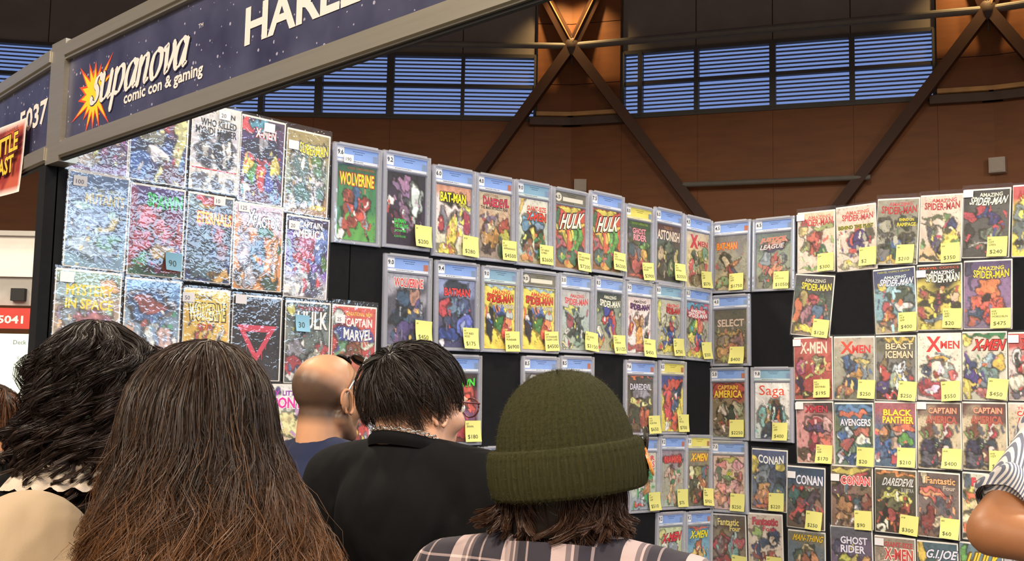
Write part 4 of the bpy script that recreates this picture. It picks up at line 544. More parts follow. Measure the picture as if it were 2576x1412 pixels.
NOTE_AT = "S2 -1.692 2.166;S3 -1.475 2.155;S4 -1.279 2.16;S5 -1.083 2.164;S6 -0.873 2.158;S7 -0.659 2.181;S8 -0.47 2.157;S9 -0.256 2.174;S10 -0.063 2.158;T1 -1.681 1.839;T2 -1.462 1.827;T3 -1.254 1.826;T4 -1.045 1.837;T5 -0.826 1.847;T6 -0.652 1.844;T7 -0.462 1.838;T8 -0.262 1.85;T9 -0.061 1.845;U1 -1.441 1.5;U4 -0.424 1.522;U5 -0.229 1.528;V3 -0.422 1.208;V4 -0.235 1.213;V5 -0.056 1.21;k1 0.144 2.146;k2 0.369 2.139;k3 0.578 2.201;k4 0.766 2.211;k5 0.922 2.207;k6 1.105 2.198;k7 1.28 2.206;m1 0.145 1.825;m3 0.545 1.929;m5 0.929 1.942;m6 1.104 1.949;m7 1.288 1.942;n1 0.145 1.509;n2 0.361 1.502;n3 0.554 1.683;n4 0.75 1.681;n5 0.921 1.675;n6 1.098 1.676;n7 1.267 1.685;o3 0.56 1.418;o4 0.742 1.415;o5 0.914 1.421;o6 1.093 1.425;o7 1.271 1.425;p1 0.148 1.194;p2 0.336 1.209;q1 0.146 0.932;q2 0.322 0.946;q3 0.509 1.148;q4 0.73 1.168;q5 0.917 1.166;q6 1.078 1.168;B2 -2.61 1.988;C5 -2.164 1.838"
STICKER_AT = "B1 -2.894 2.182;A3 -2.466 2.445;A4 -2.309 2.436;A5 -2.22 2.398;B3 -2.47 2.185;B4 -2.387 2.177;B5 -2.207 2.144;C1 -2.914 1.918;C3 -2.555 1.891;C4 -2.383 1.898;C6 -2.019 1.862;S1 -2.013 2.386;k3 0.461 2.397;k7 1.178 2.415;m6 0.987 2.124;n3 0.437 1.872;n8 1.331 1.865;o3 0.446 1.61;o6 0.977 1.62;q3 0.408 1.327;q4 0.609 1.328;s5 0.796 1.093"
STICKER_TEXT = dict(B1="100",A3="20",B3="10",B4="125",B5="20",C3="50",C6="25",S1="190")
# ---------------------------------------------------------------- comics on the walls
M_BOARD = mat('backing_board', hx('#e9e6e0'), .6, vary=.03)
M_CASE = mat('frosted_case_plastic', hx('#8d92a6'), .25, vary=.06, scale=20)
M_WELL = mat('clear_well_grey', hx('#6d7184'), .3, vary=.08, scale=20)
M_RIM = film_mat('clear_rim_plastic', 2.2, .06, .25, 35, .30, tint=(.86, .88, .95))
M_PANE = film_mat('clear_case_front', .8, .03, .05, 9, .01)
M_SLEEVE_NEAR = film_mat('crinkled_sleeve', 2.0, .07, .40, 58, .05, stretch=(1, 1.2, 1))
M_SLEEVE = film_mat('clear_sleeve', 1.1, .05, .35, 26, .03)
M_NOTE = mat('yellow_note_paper', hx('#dedb84'), .7, vary=.03, scale=6)
M_NOTE_BLUE = mat('blue_note_paper', hx('#7fb3cf'), .7, vary=.03, scale=6)
M_STICK = mat('white_sticker', hx('#e4e2e6'), .6, vary=.02)
NU, NV = 50, 75
_U, _V = np.meshgrid(np.linspace(0, 1, NU), np.linspace(0, 1, NV))
def snoise(r, k, amp):
    z = np.zeros_like(_U)
    for _ in range(5):
        a, b_, p = r.normal(0, k), r.normal(0, k*1.4), r.uniform(0, 6.28); z += np.sin(a*_U+b_*_V+p)
    return z*amp/2.2
def cover_print(ground, patches, seed):
    """flat abstract print: coloured ground, wobbly patches with ink edges, scattered accents"""
    r = np.random.default_rng(seed)
    g = [hx(c) for c in ground.split(',')]
    t = np.clip(_V+snoise(r, 6, .12), 0, 1)*(len(g)-1); i0 = np.minimum(t.astype(int), len(g)-2); fr_ = np.clip((t-i0-.35)/.3, 0, 1)[..., None]
    G_ = np.array(g); img = G_[i0]*(1-fr_)+G_[i0+1]*fr_
    img = img*(1+.10*snoise(r, 22, 1))[..., None]
    pal = list(g)
    P = [p.split(',') for p in patches.split()] if patches else []
    dx, dy = snoise(r, 14, .035)+snoise(r, 36, .007), snoise(r, 14, .035)+snoise(r, 36, .007)
    for p in P:
        u_, v_, ru, rv, an = map(float, p[:5]); c = hx(p[5]); pal.append(c); an = math.radians(an)
        X, Y = (_U+dx-u_), (_V+dy-v_); ca, sa = math.cos(an), math.sin(an)
        a, b_ = (X*ca+Y*1.5*sa)/ru, (-X*sa/1.5*1.0+Y*ca)/rv
        d = np.sqrt(a*a+b_*b_)+snoise(r, 9, .14)
        edge = min(.22, .03/min(ru, rv)); ink = (d < 1+edge) & (d >= 1-edge*.3); ins = d < 1
        tone = np.where(snoise(r, 20, 1) > .45, 1.35, np.where(snoise(r, 18, 1) < -.5, .62, 1.0))
        img = np.where(ins[..., None], np.clip(c*tone[..., None], 0, .95), img)
        img = np.where(ink[..., None], img*.28, img)
    hatch = (np.abs(snoise(r, 34, 1)) < .07) & (np.abs(snoise(r, 12, 1)) > .3); img = np.where(hatch[..., None], img*.45, img)
    if P:
        for k in range(34):
            c = pal[r.integers(len(pal))]; u_, v_ = r.uniform(.05, .95), r.uniform(.32, .95); ru = r.uniform(.01, .04); rv = ru*r.uniform(.4, 2)
            d = ((_U+dx-u_)/ru)**2+((_V+dy-v_)/rv)**2
            img = np.where((d < 1.6)[..., None], img*.45, img); img = np.where((d < 1)[..., None], np.clip(c*1.25, 0, .9), img)
    lum = img.mean(-1, keepdims=True); img = (img*.80+lum*.20)*.93+hx('#8f8672')*.045      # colours muted and mixed slightly with paper tan
    img[1:-1, 1:-1] = img[1:-1, 1:-1]*.8+.05*(img[:-2, 1:-1]+img[2:, 1:-1]+img[1:-1, :-2]+img[1:-1, 2:])
    return np.clip(img, 0, .9)
_ii = np.arange(NU*NV).reshape(NV, NU)
GRID_F = np.stack([_ii[:-1, :-1], _ii[1:, :-1], _ii[1:, 1:], _ii[:-1, 1:]], -1).reshape(-1, 4)
def cover_mesh(w, h, img):
    v = np.zeros((NV, NU, 3)); v[..., 0] = (_U-.5)*w; v[..., 1] = h*(1-_V)
    return raw(v.reshape(-1, 3), GRID_F, img.reshape(-1, 3))
def plate(w, h, t, c=.004, z0=0.0):
    """thin plate with clipped corners, standing on y=0, facing +z"""
    o = [(-w/2+c, 0), (w/2-c, 0), (w/2, c), (w/2, h-c), (w/2-c, h), (-w/2+c, h), (-w/2, h-c), (-w/2, c)]
    n = len(o); v = [(x, y, z0) for x, y in o]+[(x, y, z0+t) for x, y in o]
    return v, [tuple(range(n-1, -1, -1)), tuple(range(n, 2*n))]+[(i, (i+1) % n, n+(i+1) % n, n+i) for i in range(n)]
SW, SH, ST = .2, .325, .016
def rim_mesh():
    """moulded frame of a grading case with a bar under the label"""
    mb = MB(); prof = [(0, 0), (0, .012), (.0025, ST), (.007, ST), (.009, .0125), (.0125, .0125), (.0135, 0)]
    for a, b_ in ((0, SH),):
        corners = [(-1, 0), (1, 0), (1, 1), (-1, 1)]
        rings = []
        for d, z in prof: rings.append([(-SW/2+d, d, z), (SW/2-d, d, z), (SW/2-d, SH-d, z), (-SW/2+d, SH-d, z)])
        v = [p for r_ in rings for p in r_]
        f = [(i*4+k, i*4+(k+1) % 4, (i+1)*4+(k+1) % 4, (i+1)*4+k) for i in range(len(prof)-1) for k in range(4)]
        mb.add(v, f)
    mb.box((-SW/2+.012, SH-.064, .003), (SW/2-.012, SH-.061, .0125)); mb.box((-SW/2+.02, SH-.004, .012), (SW/2-.02, SH+.002, .0155))
    for s in (-1, 1): mb.box((s*(SW/2-.0135)-.0015, .012, .003), (s*(SW/2-.0135)+.0015, SH-.066, .0125))
    return mb.mesh()
RIM = rim_mesh(); RIM.materials.append(M_RIM)
BACK = raw(*plate(SW-.002, SH-.002, .003)); BACK.materials.append(M_CASE)
WELL = MB().box((-.0865, .012, .003), (.0865, SH-.066, .0042)).mesh(); WELL.materials.append(M_WELL)
PANE = MB().box((-SW/2+.008, .008, .0126), (SW/2-.008, SH-.008, .0134)).mesh(); PANE.materials.append(M_PANE)
LAB = {'b': ('#6f97dd', '#dfe6f4'), 't': ('#6f9cba', '#c9dbe0'), 'y': ('#d9cf5a', '#ece6b8'), 'w': ('#59584c', '#d6d3c6')}
def label_mesh(code, grade, seed):
    r = np.random.default_rng(seed); mb = MB(); base, pale = map(hx, LAB[code]); w, h = .172, .046
    nx = 12
    for i in range(nx):
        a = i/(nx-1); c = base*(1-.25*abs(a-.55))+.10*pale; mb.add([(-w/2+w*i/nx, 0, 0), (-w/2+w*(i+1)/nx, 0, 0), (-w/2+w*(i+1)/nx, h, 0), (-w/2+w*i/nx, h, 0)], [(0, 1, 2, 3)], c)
    z = .0003
    if code == 'w':
        k = 14; mb.add([(-.066+.017*math.cos(t), h/2+.017*math.sin(t), z) for t in np.linspace(0, 6.283, k, endpoint=False)], [tuple(range(k))], pale); mb.box((-.042, .01, 0), (.07, .026, z), pale)
    else:
        mb.add([(-w/2, .012, z), (-w/2+.03, .012, z), (-w/2+.03, h, z), (-w/2, h, z)], [(0, 1, 2, 3)], hx('#eef0f4'))
        mb.add([(-w/2, 0, z), (w/2, 0, z), (w/2, .009, z), (-w/2, .009, z)], [(0, 1, 2, 3)], pale*.85)
        mb.add([(w/2-.02, .010, z), (w/2-.002, .010, z), (w/2-.002, .032, z), (w/2-.02, .032, z)], [(0, 1, 2, 3)], hx('#7a8fb0') if r.random() < .7 else hx('#b06a50'))
    letter(mb, grade, -w/2+.004, .022 if code != 'w' else .016, -w/2+.027 if code != 'w' else -.058, .038 if code != 'w' else .03, z*2, hx('#1c1e2a'), 'b')
    for (yy, x0, x1) in ((.036, -.02, .03), (.029, -.012, .022), (.0035, -.05, .02)):
        x = x0
        while x < x1:
            l = r.uniform(.003, .008); mb.add([(x, yy, z), (x+l, yy, z), (x+l, yy+.0024, z), (x, yy+.0024, z)], [(0, 1, 2, 3)], base*.35); x += l+.0015
    return mb.mesh(col=True)
def sleeve_mesh(w, h, wr, seed, flap):
    r = np.random.default_rng(seed); nx, ny = 14, 20
    s, t = np.meshgrid(np.linspace(0, 1, nx), np.linspace(0, 1, ny)); z = np.zeros_like(s)
    for _ in range(6):
        a, b_, p = r.normal(0, 9), r.normal(0, 11), r.uniform(0, 6.28); z += np.sin(a*s+b_*t+p)
    e = np.clip(np.minimum(np.minimum(s, 1-s)*8, np.minimum(t, 1-t)*8), 0, 1)
    v = np.stack([(s-.5)*(w+.008), -.004+t*(h+.008+flap), .0036+(z*.12+.75)*wr*e], -1)
    ii = np.arange(nx*ny).reshape(ny, nx); f = np.stack([ii[:-1, :-1], ii[:-1, 1:], ii[1:, 1:], ii[1:, :-1]], -1).reshape(-1, 4)
    return raw(v.reshape(-1, 3), f, smooth=True)
def wall_root(name, wall, a, z, tilt, out=.0):
    """local x right, y up, z out of the wall; base at the lower edge"""
    R_ = Matrix(((0, 0, 1), (1, 0, 0), (0, 1, 0))) if wall == 'L' else Matrix(((1, 0, 0), (0, 0, -1), (0, 1, 0)))
    R_ = R_ @ Matrix.Rotation(math.radians(tilt), 3, 'Z')
    o = bpy.data.objects.new(name, None); COL.objects.link(o); o.empty_display_size = .02
    n_ = Vector((1, 0, 0)) if wall == 'L' else Vector((0, -1, 0)); p = Vector((0, a, z)) if wall == 'L' else Vector((a, 0, z))
    o.matrix_world = Matrix.Translation(p+n_*out) @ R_.to_4x4()
    return o
PL = {}
for l in PLACES.split(';'):
    k, w_, *v = l.split(); PL[k] = (w_, *map(float, v))
STK = {l.split()[0]: tuple(map(float, l.split()[1:])) for l in STICKER_AT.split(';')}
COMIC_ROOT = {}
def clamp(x, a, b): return max(a, min(b, x))
for idx, line in enumerate(COMICS.strip().splitlines()):
    key, kind, label, ground, patches, texts = line.split('|')
    wall, ca, cz, w, h, tilt = PL[key]
    slab = kind != 'bag'
    if slab: w, h, tilt = clamp(w, .185, .208), clamp(h, .308, .33), clamp(tilt, -1, 1)
    else: w, h = clamp(w, .152, .186), clamp(h, .245, .268)
    grp = ('graded slabs on the side wall' if slab else 'bagged comics on the side wall') if wall == 'L' else ('graded slabs on the back wall' if slab else 'bagged comics on the back wall')
    up = Vector((0, 0, 1))
    base = cz-h/2*math.cos(math.radians(tilt)); off = h/2*math.sin(math.radians(tilt))
    root = wall_root('comic_slab' if slab else 'bagged_comic', wall, ca+off, base, tilt, .0006 if slab else (.0006+.0012*(idx % 3)))
    tag(root, label, 'comic', grp); COMIC_ROOT[key] = (root, wall, slab, h)
    sc = 1.0
    if slab:
        sx, sy = w/SW, h/SH
        for nm, me in (('case_back', BACK), ('rim', RIM), ('inner_well', WELL), ('case_front', PANE)):
            o = obj(nm, me, None, root); o.scale = (sx, sy, 1)
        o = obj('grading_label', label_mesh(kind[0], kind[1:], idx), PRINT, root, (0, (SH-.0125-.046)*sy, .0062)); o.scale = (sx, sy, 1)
        cw, ch, cy, czz = .163*sx, .243*sy, .0145*sy, .0056
    else:
        obj('backing_board', raw(*plate(w, h, .0014, .002)), M_BOARD, root)
        near = key[0] in 'ABC' and wall == 'L'
        side = .004 if near else .003
        cw, ch, cy, czz = w-2*side, h-.009, .003, .0022
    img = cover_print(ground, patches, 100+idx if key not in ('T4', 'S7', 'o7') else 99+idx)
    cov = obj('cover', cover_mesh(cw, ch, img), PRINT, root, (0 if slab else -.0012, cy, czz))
    mb = MB()
    if texts:
        for t in texts.split(';'):
            s_, spec = t.split('@'); q = spec.split(',')
            u0, v0, u1, v1 = map(float, q[:4]); letter(mb, s_.strip(), (u0-.5)*cw, (1-v1)*ch, (u1-.5)*cw, (1-v0)*ch, .0003, hx(q[4]), q[5] if len(q) > 5 else '')
    if key == 'C4':      # plain angular emblem with drips
        pk = hx('#d94a62'); X = lambda u_, v_: ((u_-.5)*cw, (1-v_)*ch, .0003)
        outer = [X(.08, .34), X(.92, .34), X(.5, .8)]; inner = [X(.26, .42), X(.74, .42), X(.5, .68)]
        mb.add(outer+inner, [(i, (i+1) % 3, 3+(i+1) % 3, 3+i) for i in range(3)], pk)
        for u_, v0, v1 in ((.3, .55, .66), (.42, .7, .78), (.5, .78, .9), (.62, .64, .76), (.7, .57, .63)): mb.add([X(u_-.008, v0), X(u_+.008, v0), X(u_+.004, v1), X(u_-.004, v1)], [(0, 1, 2, 3)], pk)
    if mb.v: mb.build('title_lettering', PRINT, cov, col=True)
    if not slab:
        sl = obj('sleeve', sleeve_mesh(w, h, .0022 if near else .0014, idx, .012 if key in ('A5', 'C6', 'k3', 'k5', 'k6', 'k7') else .003), M_SLEEVE_NEAR if near else M_SLEEVE, root)
    if key in STK:
        a, z = STK[key]; loc = root.matrix_world.inverted() @ (Vector((0, a, z)) if wall == 'L' else Vector((a, 0, z)))
        zz = ST+.0006 if slab else .0075
        s_ = obj('price_sticker', raw(*plate(.038, .028, .0004, .001)), M_STICK, root, (loc.x, loc.y-.014, zz))
        tx = STICKER_TEXT.get(key)
        if tx: mb = MB(); letter(mb, tx, -.012, .006, .012, .018, .0006, hx('#3a3a48'), fit=False); mb.build('handwritten_price', PRINT, s_, col=True)
# sticky price notes
def note_mesh(s, seed, curl=.010):
    r = np.random.default_rng(seed); n = 8; a, b_ = np.meshgrid(np.linspace(0, 1, n), np.linspace(0, 1, n)); k = r.uniform(.4, 1.3)*curl; d = r.uniform(-.35, .35)
    z = k*np.clip(1-b_-.1+d*(a-.5), 0, 2)**2
    v = np.stack([(a-.5)*s, b_*s, z], -1).reshape(-1, 3); ii = np.arange(n*n).reshape(n, n)
    f = np.stack([ii[:-1, :-1], ii[:-1, 1:], ii[1:, 1:], ii[1:, :-1]], -1).reshape(-1, 4)
    v = np.concatenate([v, v-[0, 0, .0003]]); f = np.concatenate([f, f[:, ::-1]+n*n])
    return raw(v, f, smooth=True), lambda x, y: k*max(0, 1-y/s-.1+d*(x/s))**2
NT = {l.split('|')[0]: l.split('|')[1:] for l in NOTES.split(';')}
WHERE = {l.split('|')[0]: l.split('|')[2] for l in COMICS.strip().splitlines()}
NOTE_EXTRA = dict(S2='on the black and purple slab', S3='on the jagged-titled white slab', S4='on the cream slab with yellow acrobat', S5='on the crowded white slab', S6='on the first red slab', S7='on the second red slab', S8='on the dark green slab', S9='on the brown slab', S10='on the corner slab of the top row', T1='above the black-haired head', T2='on the swirling dark blue slab', T3='on the first bright yellow slab', T4='on the second bright yellow slab', T5='on the pale slab with writhing arms', T6='on the grey slab with red acrobat', T7='on the white slab with orange shape', T8='on the tan slab with blue shape', T9='on the corner slab of the second row', U1='on the red and green slab', U4='beside the beanie on the orange-striped slab', U5='on the giant red face slab', V3='on the pale space slab by the beanie', V4='on the grey slab with pale figure', V5='on the crowded olive slab', k1='on the first back-wall slab', k2='on the pink and slate slab', k3='on the first cream bagged comic', k4='half hidden beside the smoke-grey comic', k5='on the smoke-grey comic', k6='on the cream and yellow comic', k7='on the charcoal comic', m1='on the faded brown slab', m3='tilted with the crooked comic', m5='on the steel blue comic', m6='on the yellow burst comic', m7='on the violet comic', n1='on the red-bannered slab', n2='on the white slab', n3='on the brick-red comic', n4='on the grey comic with small yellow box', n5='on the icy figure comic', n6='on the white winged flier comic', n7='on the green-topped comic', o3='on the dusty pink comic', o4='on the blue-banded comic', o5='on the fat yellow titled comic', o6='on the first disc comic', o7='touching the striped sleeve', p1='on the salmon pink slab', p2='on the blue comic with muscular figure', q1='at the bottom edge near the corner', q2='at the bottom edge on the beige comic', q3='on the dark swordsman comic', q4='on the brown battle comic', q5='on the yellow glow comic', q6='on the pink ribbon comic', B2='on the crimson bagged comic', C5='on the white block titled comic')
for i, l in enumerate(NOTE_AT.split(';')):
    k, a, z = l.split(); a, z = float(a), float(z); root, wall, slab, h = COMIC_ROOT[k]
    blue = k in ('B2', 'C5'); s = .052 if blue else .074
    r = np.random.default_rng(900+i); tl = -8 if k == 'm3' else float(r.normal(0, 2.5))
    nt_ = wall_root('price_note', wall, a, z-s/2, tl, (ST+.003) if slab else .0105)
    top, mid, price = NT[k]
    tag(nt_, ('light blue' if blue else 'yellow')+' sticky note reading '+price+' '+NOTE_EXTRA[k], 'note', 'sticky price notes')
    me, zf = note_mesh(s, i); obj('paper', me, M_NOTE_BLUE if blue else M_NOTE, nt_)
    ink = hx('#2f3a33'); jobs = []
    if blue: jobs.append((price, -.016, .012, .012, .030, False))
    else:
        if top: jobs.append((top, -.032, .060, -.01, .066, False))
        if mid:
            ws = mid.split(); lines_ = [' '.join(ws[j:j+2]) for j in range(0, len(ws), 2)] if len(ws) > 2 else ws
            for j, t in enumerate(lines_[:3]): jobs.append((t, -.030, .050-.010*j, -.030+min(.06, .0062*len(t)), .057-.010*j, True))
        jobs.append((price, -.026, .009, -.026+.0115*len(price), .025, True))
    for j_ in jobs:
        mb = MB(); letter(mb, *j_[:5], 0, ink, fit=j_[5])
        v = np.array(mb.v); v[:, 2] = [zf(x_, y_)+.0006 for x_, y_ in v[:, :2]]; mb.v = [tuple(p) for p in v]
        mb.build('handwriting', PRINT, nt_, col=True)
# ---------------------------------------------------------------- people
def organic(prims, voxel=.008, it=4, mirror=None):
    """union of rounded shapes grown into one continuous skin"""
    bm = bmesh.new()
    for p in prims:
        if p[0] == 'e':
            _, c, r_, rot = p if len(p) == 4 else (*p, (0, 0, 0))
            M = Matrix.Translation(c) @ Matrix.Rotation(rot[2], 4, 'Z') @ Matrix.Rotation(rot[1], 4, 'Y') @ Matrix.Rotation(rot[0], 4, 'X') @ Matrix.Diagonal((*r_, 1))
            bmesh.ops.create_icosphere(bm, subdivisions=3, radius=1, matrix=M)
        else:
            _, a, b_, r0, r1 = p; a, b_ = Vector(a), Vector(b_); d = b_-a; L_ = d.length; q = d.to_track_quat('Z', 'Y').to_matrix().to_4x4()
            prof = [(r0*math.sin(t), -r0*math.cos(t)) for t in np.linspace(.02, math.pi/2, 6)]+[(r1*math.cos(t), L_+r1*math.sin(t)) for t in np.linspace(0, math.pi/2-.02, 6)]
            n = 16; M = Matrix.Translation(a) @ q; rings = []
            for rr, zz in prof: rings.append([bm.verts.new(M @ Vector((rr*math.cos(2*math.pi*k/n), rr*math.sin(2*math.pi*k/n), zz))) for k in range(n)])
            for i in range(len(rings)-1):
                for k in range(n): bm.faces.new((rings[i][k], rings[i][(k+1) % n], rings[i+1][(k+1) % n], rings[i+1][k]))
            bm.faces.new(rings[0][::-1]); bm.faces.new(rings[-1])
    me = bpy.data.meshes.new('o'); bm.to_mesh(me); bm.free()
    o = bpy.data.objects.new('o', me); COL.objects.link(o)
    m = o.modifiers.new('r', 'REMESH'); m.mode = 'VOXEL'; m.voxel_size = voxel
    s = o.modifiers.new('s', 'SMOOTH'); s.factor = .5; s.iterations = it
    dg = bpy.context.evaluated_depsgraph_get(); out = bpy.data.meshes.new_from_object(o.evaluated_get(dg))
    bpy.data.objects.remove(o); bpy.data.meshes.remove(me)
    out.polygons.foreach_set('use_smooth', np.ones(len(out.polygons), dtype=bool))
    return out
def xf(prims, M):
    """move shapes by a rigid matrix"""
    out = []; q = M.to_euler()
    for p in prims:
        if p[0] == 'e':
            rot = p[3] if len(p) == 4 else (0, 0, 0)
            R0 = Matrix.Rotation(rot[2], 3, 'Z') @ Matrix.Rotation(rot[1], 3, 'Y') @ Matrix.Rotation(rot[0], 3, 'X')
            e_ = (M.to_3x3() @ R0).to_euler('XYZ'); out.append(('e', tuple(M @ Vector(p[1])), p[2], tuple(e_)))
        else: out.append(('c', tuple(M @ Vector(p[1])), tuple(M @ Vector(p[2])), p[3], p[4]))
    return out
def head_shapes(s=1.0):
    h = [('e', (0, -.014, .032), (.076, .096, .083)), ('e', (0, .022, -.012), (.066, .072, .082)), ('e', (0, .042, -.07), (.047, .044, .042)), ('e', (0, .068, -.098), (.024, .02, .017)),
         ('c', (0, .090, .012), (0, .110, -.024), .008, .0125), ('e', (.012, .098, -.028), (.010, .011, .008)), ('e', (-.012, .098, -.028), (.010, .011, .008)),
         ('e', (0, .090, -.052), (.023, .010, .006)), ('e', (0, .087, -.063), (.020, .010, .007))]
    for s_ in (-1, 1):
        h += [('e', (s_*.03, .080, .022), (.026, .014, .010)), ('e', (s_*.046, .058, -.022), (.022, .028, .022)), ('c', (s_*.056, -.002, -.05), (s_*.028, .058, -.088), .022, .018),
              ('e', (s_*.0775, -.012, -.008), (.007, .019, .031), (.15, 0, s_*.5)), ('e', (s_*.072, -.003, -.012), (.01, .012, .02))]
    if s != 1: h = [(p[0], *[tuple(np.array(a)*s) if isinstance(a, tuple) and i < 2 else (a if isinstance(a, tuple) else a*s) for i, a in enumerate(p[1:])]) for p in h]
    return h
def arm(sh, el, wr, r=(.052, .043, .034, .027)):
    sh, el, wr = map(Vector, (sh, el, wr)); d = (wr-el).normalized(); side = d.cross(Vector((0, 0, 1)));
    side = side.normalized() if side.length > .1 else Vector((1, 0, 0)); up = side.cross(d)
    pr = [('c', tuple(sh), tuple(el), r[0], r[1]), ('c', tuple(el), tuple(wr), r[1]*.98, r[3]), ('e', tuple(el+(wr-el)*.25), (.044, .044, .06), tuple((d.to_track_quat('Z', 'Y')).to_euler('XYZ')))]
    palm = wr+d*.055; pr.append(('c', tuple(wr+d*.02), tuple(wr+d*.085), .026, .030)); pr.append(('c', tuple(wr+d*.03+side*.018), tuple(wr+d*.09+side*.022), .016, .016)); pr.append(('c', tuple(wr+d*.03-side*.018), tuple(wr+d*.09-side*.022), .016, .016))
    for i, (o, L_) in enumerate(((-.03, .062), (-.0105, .076), (.0105, .072), (.03, .055))):
        b0 = wr+d*.10+side*o*.95; b1 = b0+d*L_*.5-up*.008; b2 = b1+d*L_*.45-up*.024
        pr += [('c', tuple(b0), tuple(b1), .0088, .008), ('c', tuple(b1), tuple(b2), .008, .0068)]
    t0 = wr+d*.045+side*.034; t1 = t0+d*.03+side*.022-up*.006; t2 = t1+d*.028+side*.004-up*.008
    pr += [('c', tuple(t0), tuple(t1), .012, .010), ('c', tuple(t1), tuple(t2), .010, .008)]
    return pr
def torso(H, k=1.0, g=0.0, sh=None, drop=.295):
    S = H-drop; sw = .165*k
    return [('e', (0, .0, S-.10), (.158*k+g, .108+g, .165+g)), ('e', (0, .005, S-.30), (.148*k+g, .108+g, .16+g)), ('e', (0, 0, S-.46), (.165*k+g, .118+g, .12+g)),
            ('c', (-sw, -.01, S), (sw, -.01, S), .052+g, .052+g), ('c', (-.03, -.028, S+.034), (-sw, -.012, S+.010), .042+g, .042+g), ('c', (.03, -.028, S+.034), (sw, -.012, S+.010), .042+g, .042+g),
            ('e', (0, -.05, S-.07), (.12*k+g, .07+g, .12+g)), ('e', (0, -.045, S+.012), (.078+g, .052+g, .066+g))]
def legs(H, k=1.0, g=0.0):
    L_ = []
    for s in (-1, 1):
        L_ += [('c', (s*.085*k, 0, H*.5), (s*.092, .01, H*.285), .082*k+g, .056+g), ('c', (s*.092, .01, H*.285), (s*.095, -.015, .10), .054+g, .038+g)]
    return L_
def feet():
    L_ = []
    for s in (-1, 1): L_ += [('c', (s*.095, -.03, .045), (s*.105, .14, .035), .042, .034), ('e', (s*.095, -.02, .07), (.042, .05, .05))]
    return L_
def skin_mat(name, c, c2=None):
    m = mat(name, c, .45, vary=.10, scale=9, bump=.06, bscale=500, spec=.4, c2=c2)
    b = m.node_tree.nodes['Principled BSDF']; b.inputs['Subsurface Weight'].default_value = .12; b.inputs['Subsurface Radius'].default_value = (.01, .004, .002)
    return m
def cloth_mat(name, c, vary=.12, fold=.35, rough=.85, sheen=.05, spec=.25):
    m, t, N, L, b = nodes(name)
    tc = N.new('ShaderNodeTexCoord'); n1_ = N.new('ShaderNodeTexNoise'); n1_.inputs['Scale'].default_value = 7; n1_.inputs['Detail'].default_value = 2; n1_.inputs['Distortion'].default_value = .8
    mp = N.new('ShaderNodeMapping'); mp.inputs['Scale'].default_value = (1, 1, .45); L.new(tc.outputs['Object'], mp.inputs[0]); L.new(mp.outputs[0], n1_.inputs['Vector'])
    n2_ = N.new('ShaderNodeTexNoise'); n2_.inputs['Scale'].default_value = 700; L.new(tc.outputs['Object'], n2_.inputs['Vector'])
    b1 = N.new('ShaderNodeBump'); b1.inputs['Strength'].default_value = fold; b1.inputs['Distance'].default_value = .05; L.new(n1_.outputs['Fac'], b1.inputs['Height'])
    b2 = N.new('ShaderNodeBump'); b2.inputs['Strength'].default_value = .12; b2.inputs['Distance'].default_value = .002; L.new(n2_.outputs['Fac'], b2.inputs['Height']); L.new(b1.outputs[0], b2.inputs['Normal']); L.new(b2.outputs[0], b.inputs['Normal'])
    r = N.new('ShaderNodeValToRGB'); c = np.asarray(c); r.color_ramp.elements[0].color = (*(c*(1-vary)), 1); r.color_ramp.elements[1].color = (*np.clip(c*(1+vary), 0, 1), 1); L.new(n2_.outputs['Fac'], r.inputs[0])
    L.new(r.outputs[0], b.inputs['Base Color']); b.inputs['Roughness'].default_value = rough; b.inputs['Specular IOR Level'].default_value = spec; b.inputs['Sheen Weight'].default_value = sheen
    return m, t, N, L, b
def hair_mat(name, rough=.45, spec=.3):
    m, t, N, L, b = nodes(name)
    a = N.new('ShaderNodeAttribute'); a.attribute_name = 'Col'; n = N.new('ShaderNodeTexNoise'); n.inputs['Scale'].default_value = 60
    hs = N.new('ShaderNodeHueSaturation'); mr = N.new('ShaderNodeMapRange'); mr.inputs[3].default_value = .75; mr.inputs[4].default_value = 1.25; L.new(n.outputs['Fac'], mr.inputs[0]); L.new(mr.outputs[0], hs.inputs['Value'])
    L.new(a.outputs['Color'], hs.inputs['Color']); L.new(hs.outputs[0], b.inputs['Base Color']); b.inputs['Roughness'].default_value = rough; b.inputs['Specular IOR Level'].default_value = spec
    return m
M_HAIR = hair_mat('hair_fibre'); M_WOOL = hair_mat('wool_fibre', .9, .15)
def strands(paths, r0, r1, croot, ctip, seed=0, spread=.3, tip_from=.0, name='hair'):
    """N strands of S points -> thin three-sided tubes, coloured root to tip"""
    P = np.asarray(paths, float); N_, S_, _ = P.shape; r = np.random.default_rng(seed)
    T = np.gradient(P, axis=1); T /= np.linalg.norm(T, axis=2, keepdims=True)+1e-9
    ref = r.normal(size=(N_, 1, 3)); X = np.cross(T, np.broadcast_to(ref, T.shape)); X /= np.linalg.norm(X, axis=2, keepdims=True)+1e-9; Y = np.cross(T, X)
    t = np.linspace(0, 1, S_)[None, :, None]; rad = (r0*(1-t)+r1*t)*r.uniform(.7, 1.3, (N_, 1, 1))
    V = np.stack([P+rad*X, P-rad*X], 2)
    base = (np.arange(N_)[:, None]*S_+np.arange(S_-1)[None, :])*2
    F_ = np.stack([base, base+1, base+3, base+2], -1).reshape(-1, 4)
    tt = np.clip((t-tip_from)/(1-tip_from), 0, 1); br = np.exp(r.normal(0, spread, (N_, 1, 1)))
    C_ = (np.asarray(croot)*(1-tt)+np.asarray(ctip)*tt)*br
    return V.reshape(-1, 3), F_, np.repeat(C_[:, :, None, :], 2, 2).reshape(-1, 3)
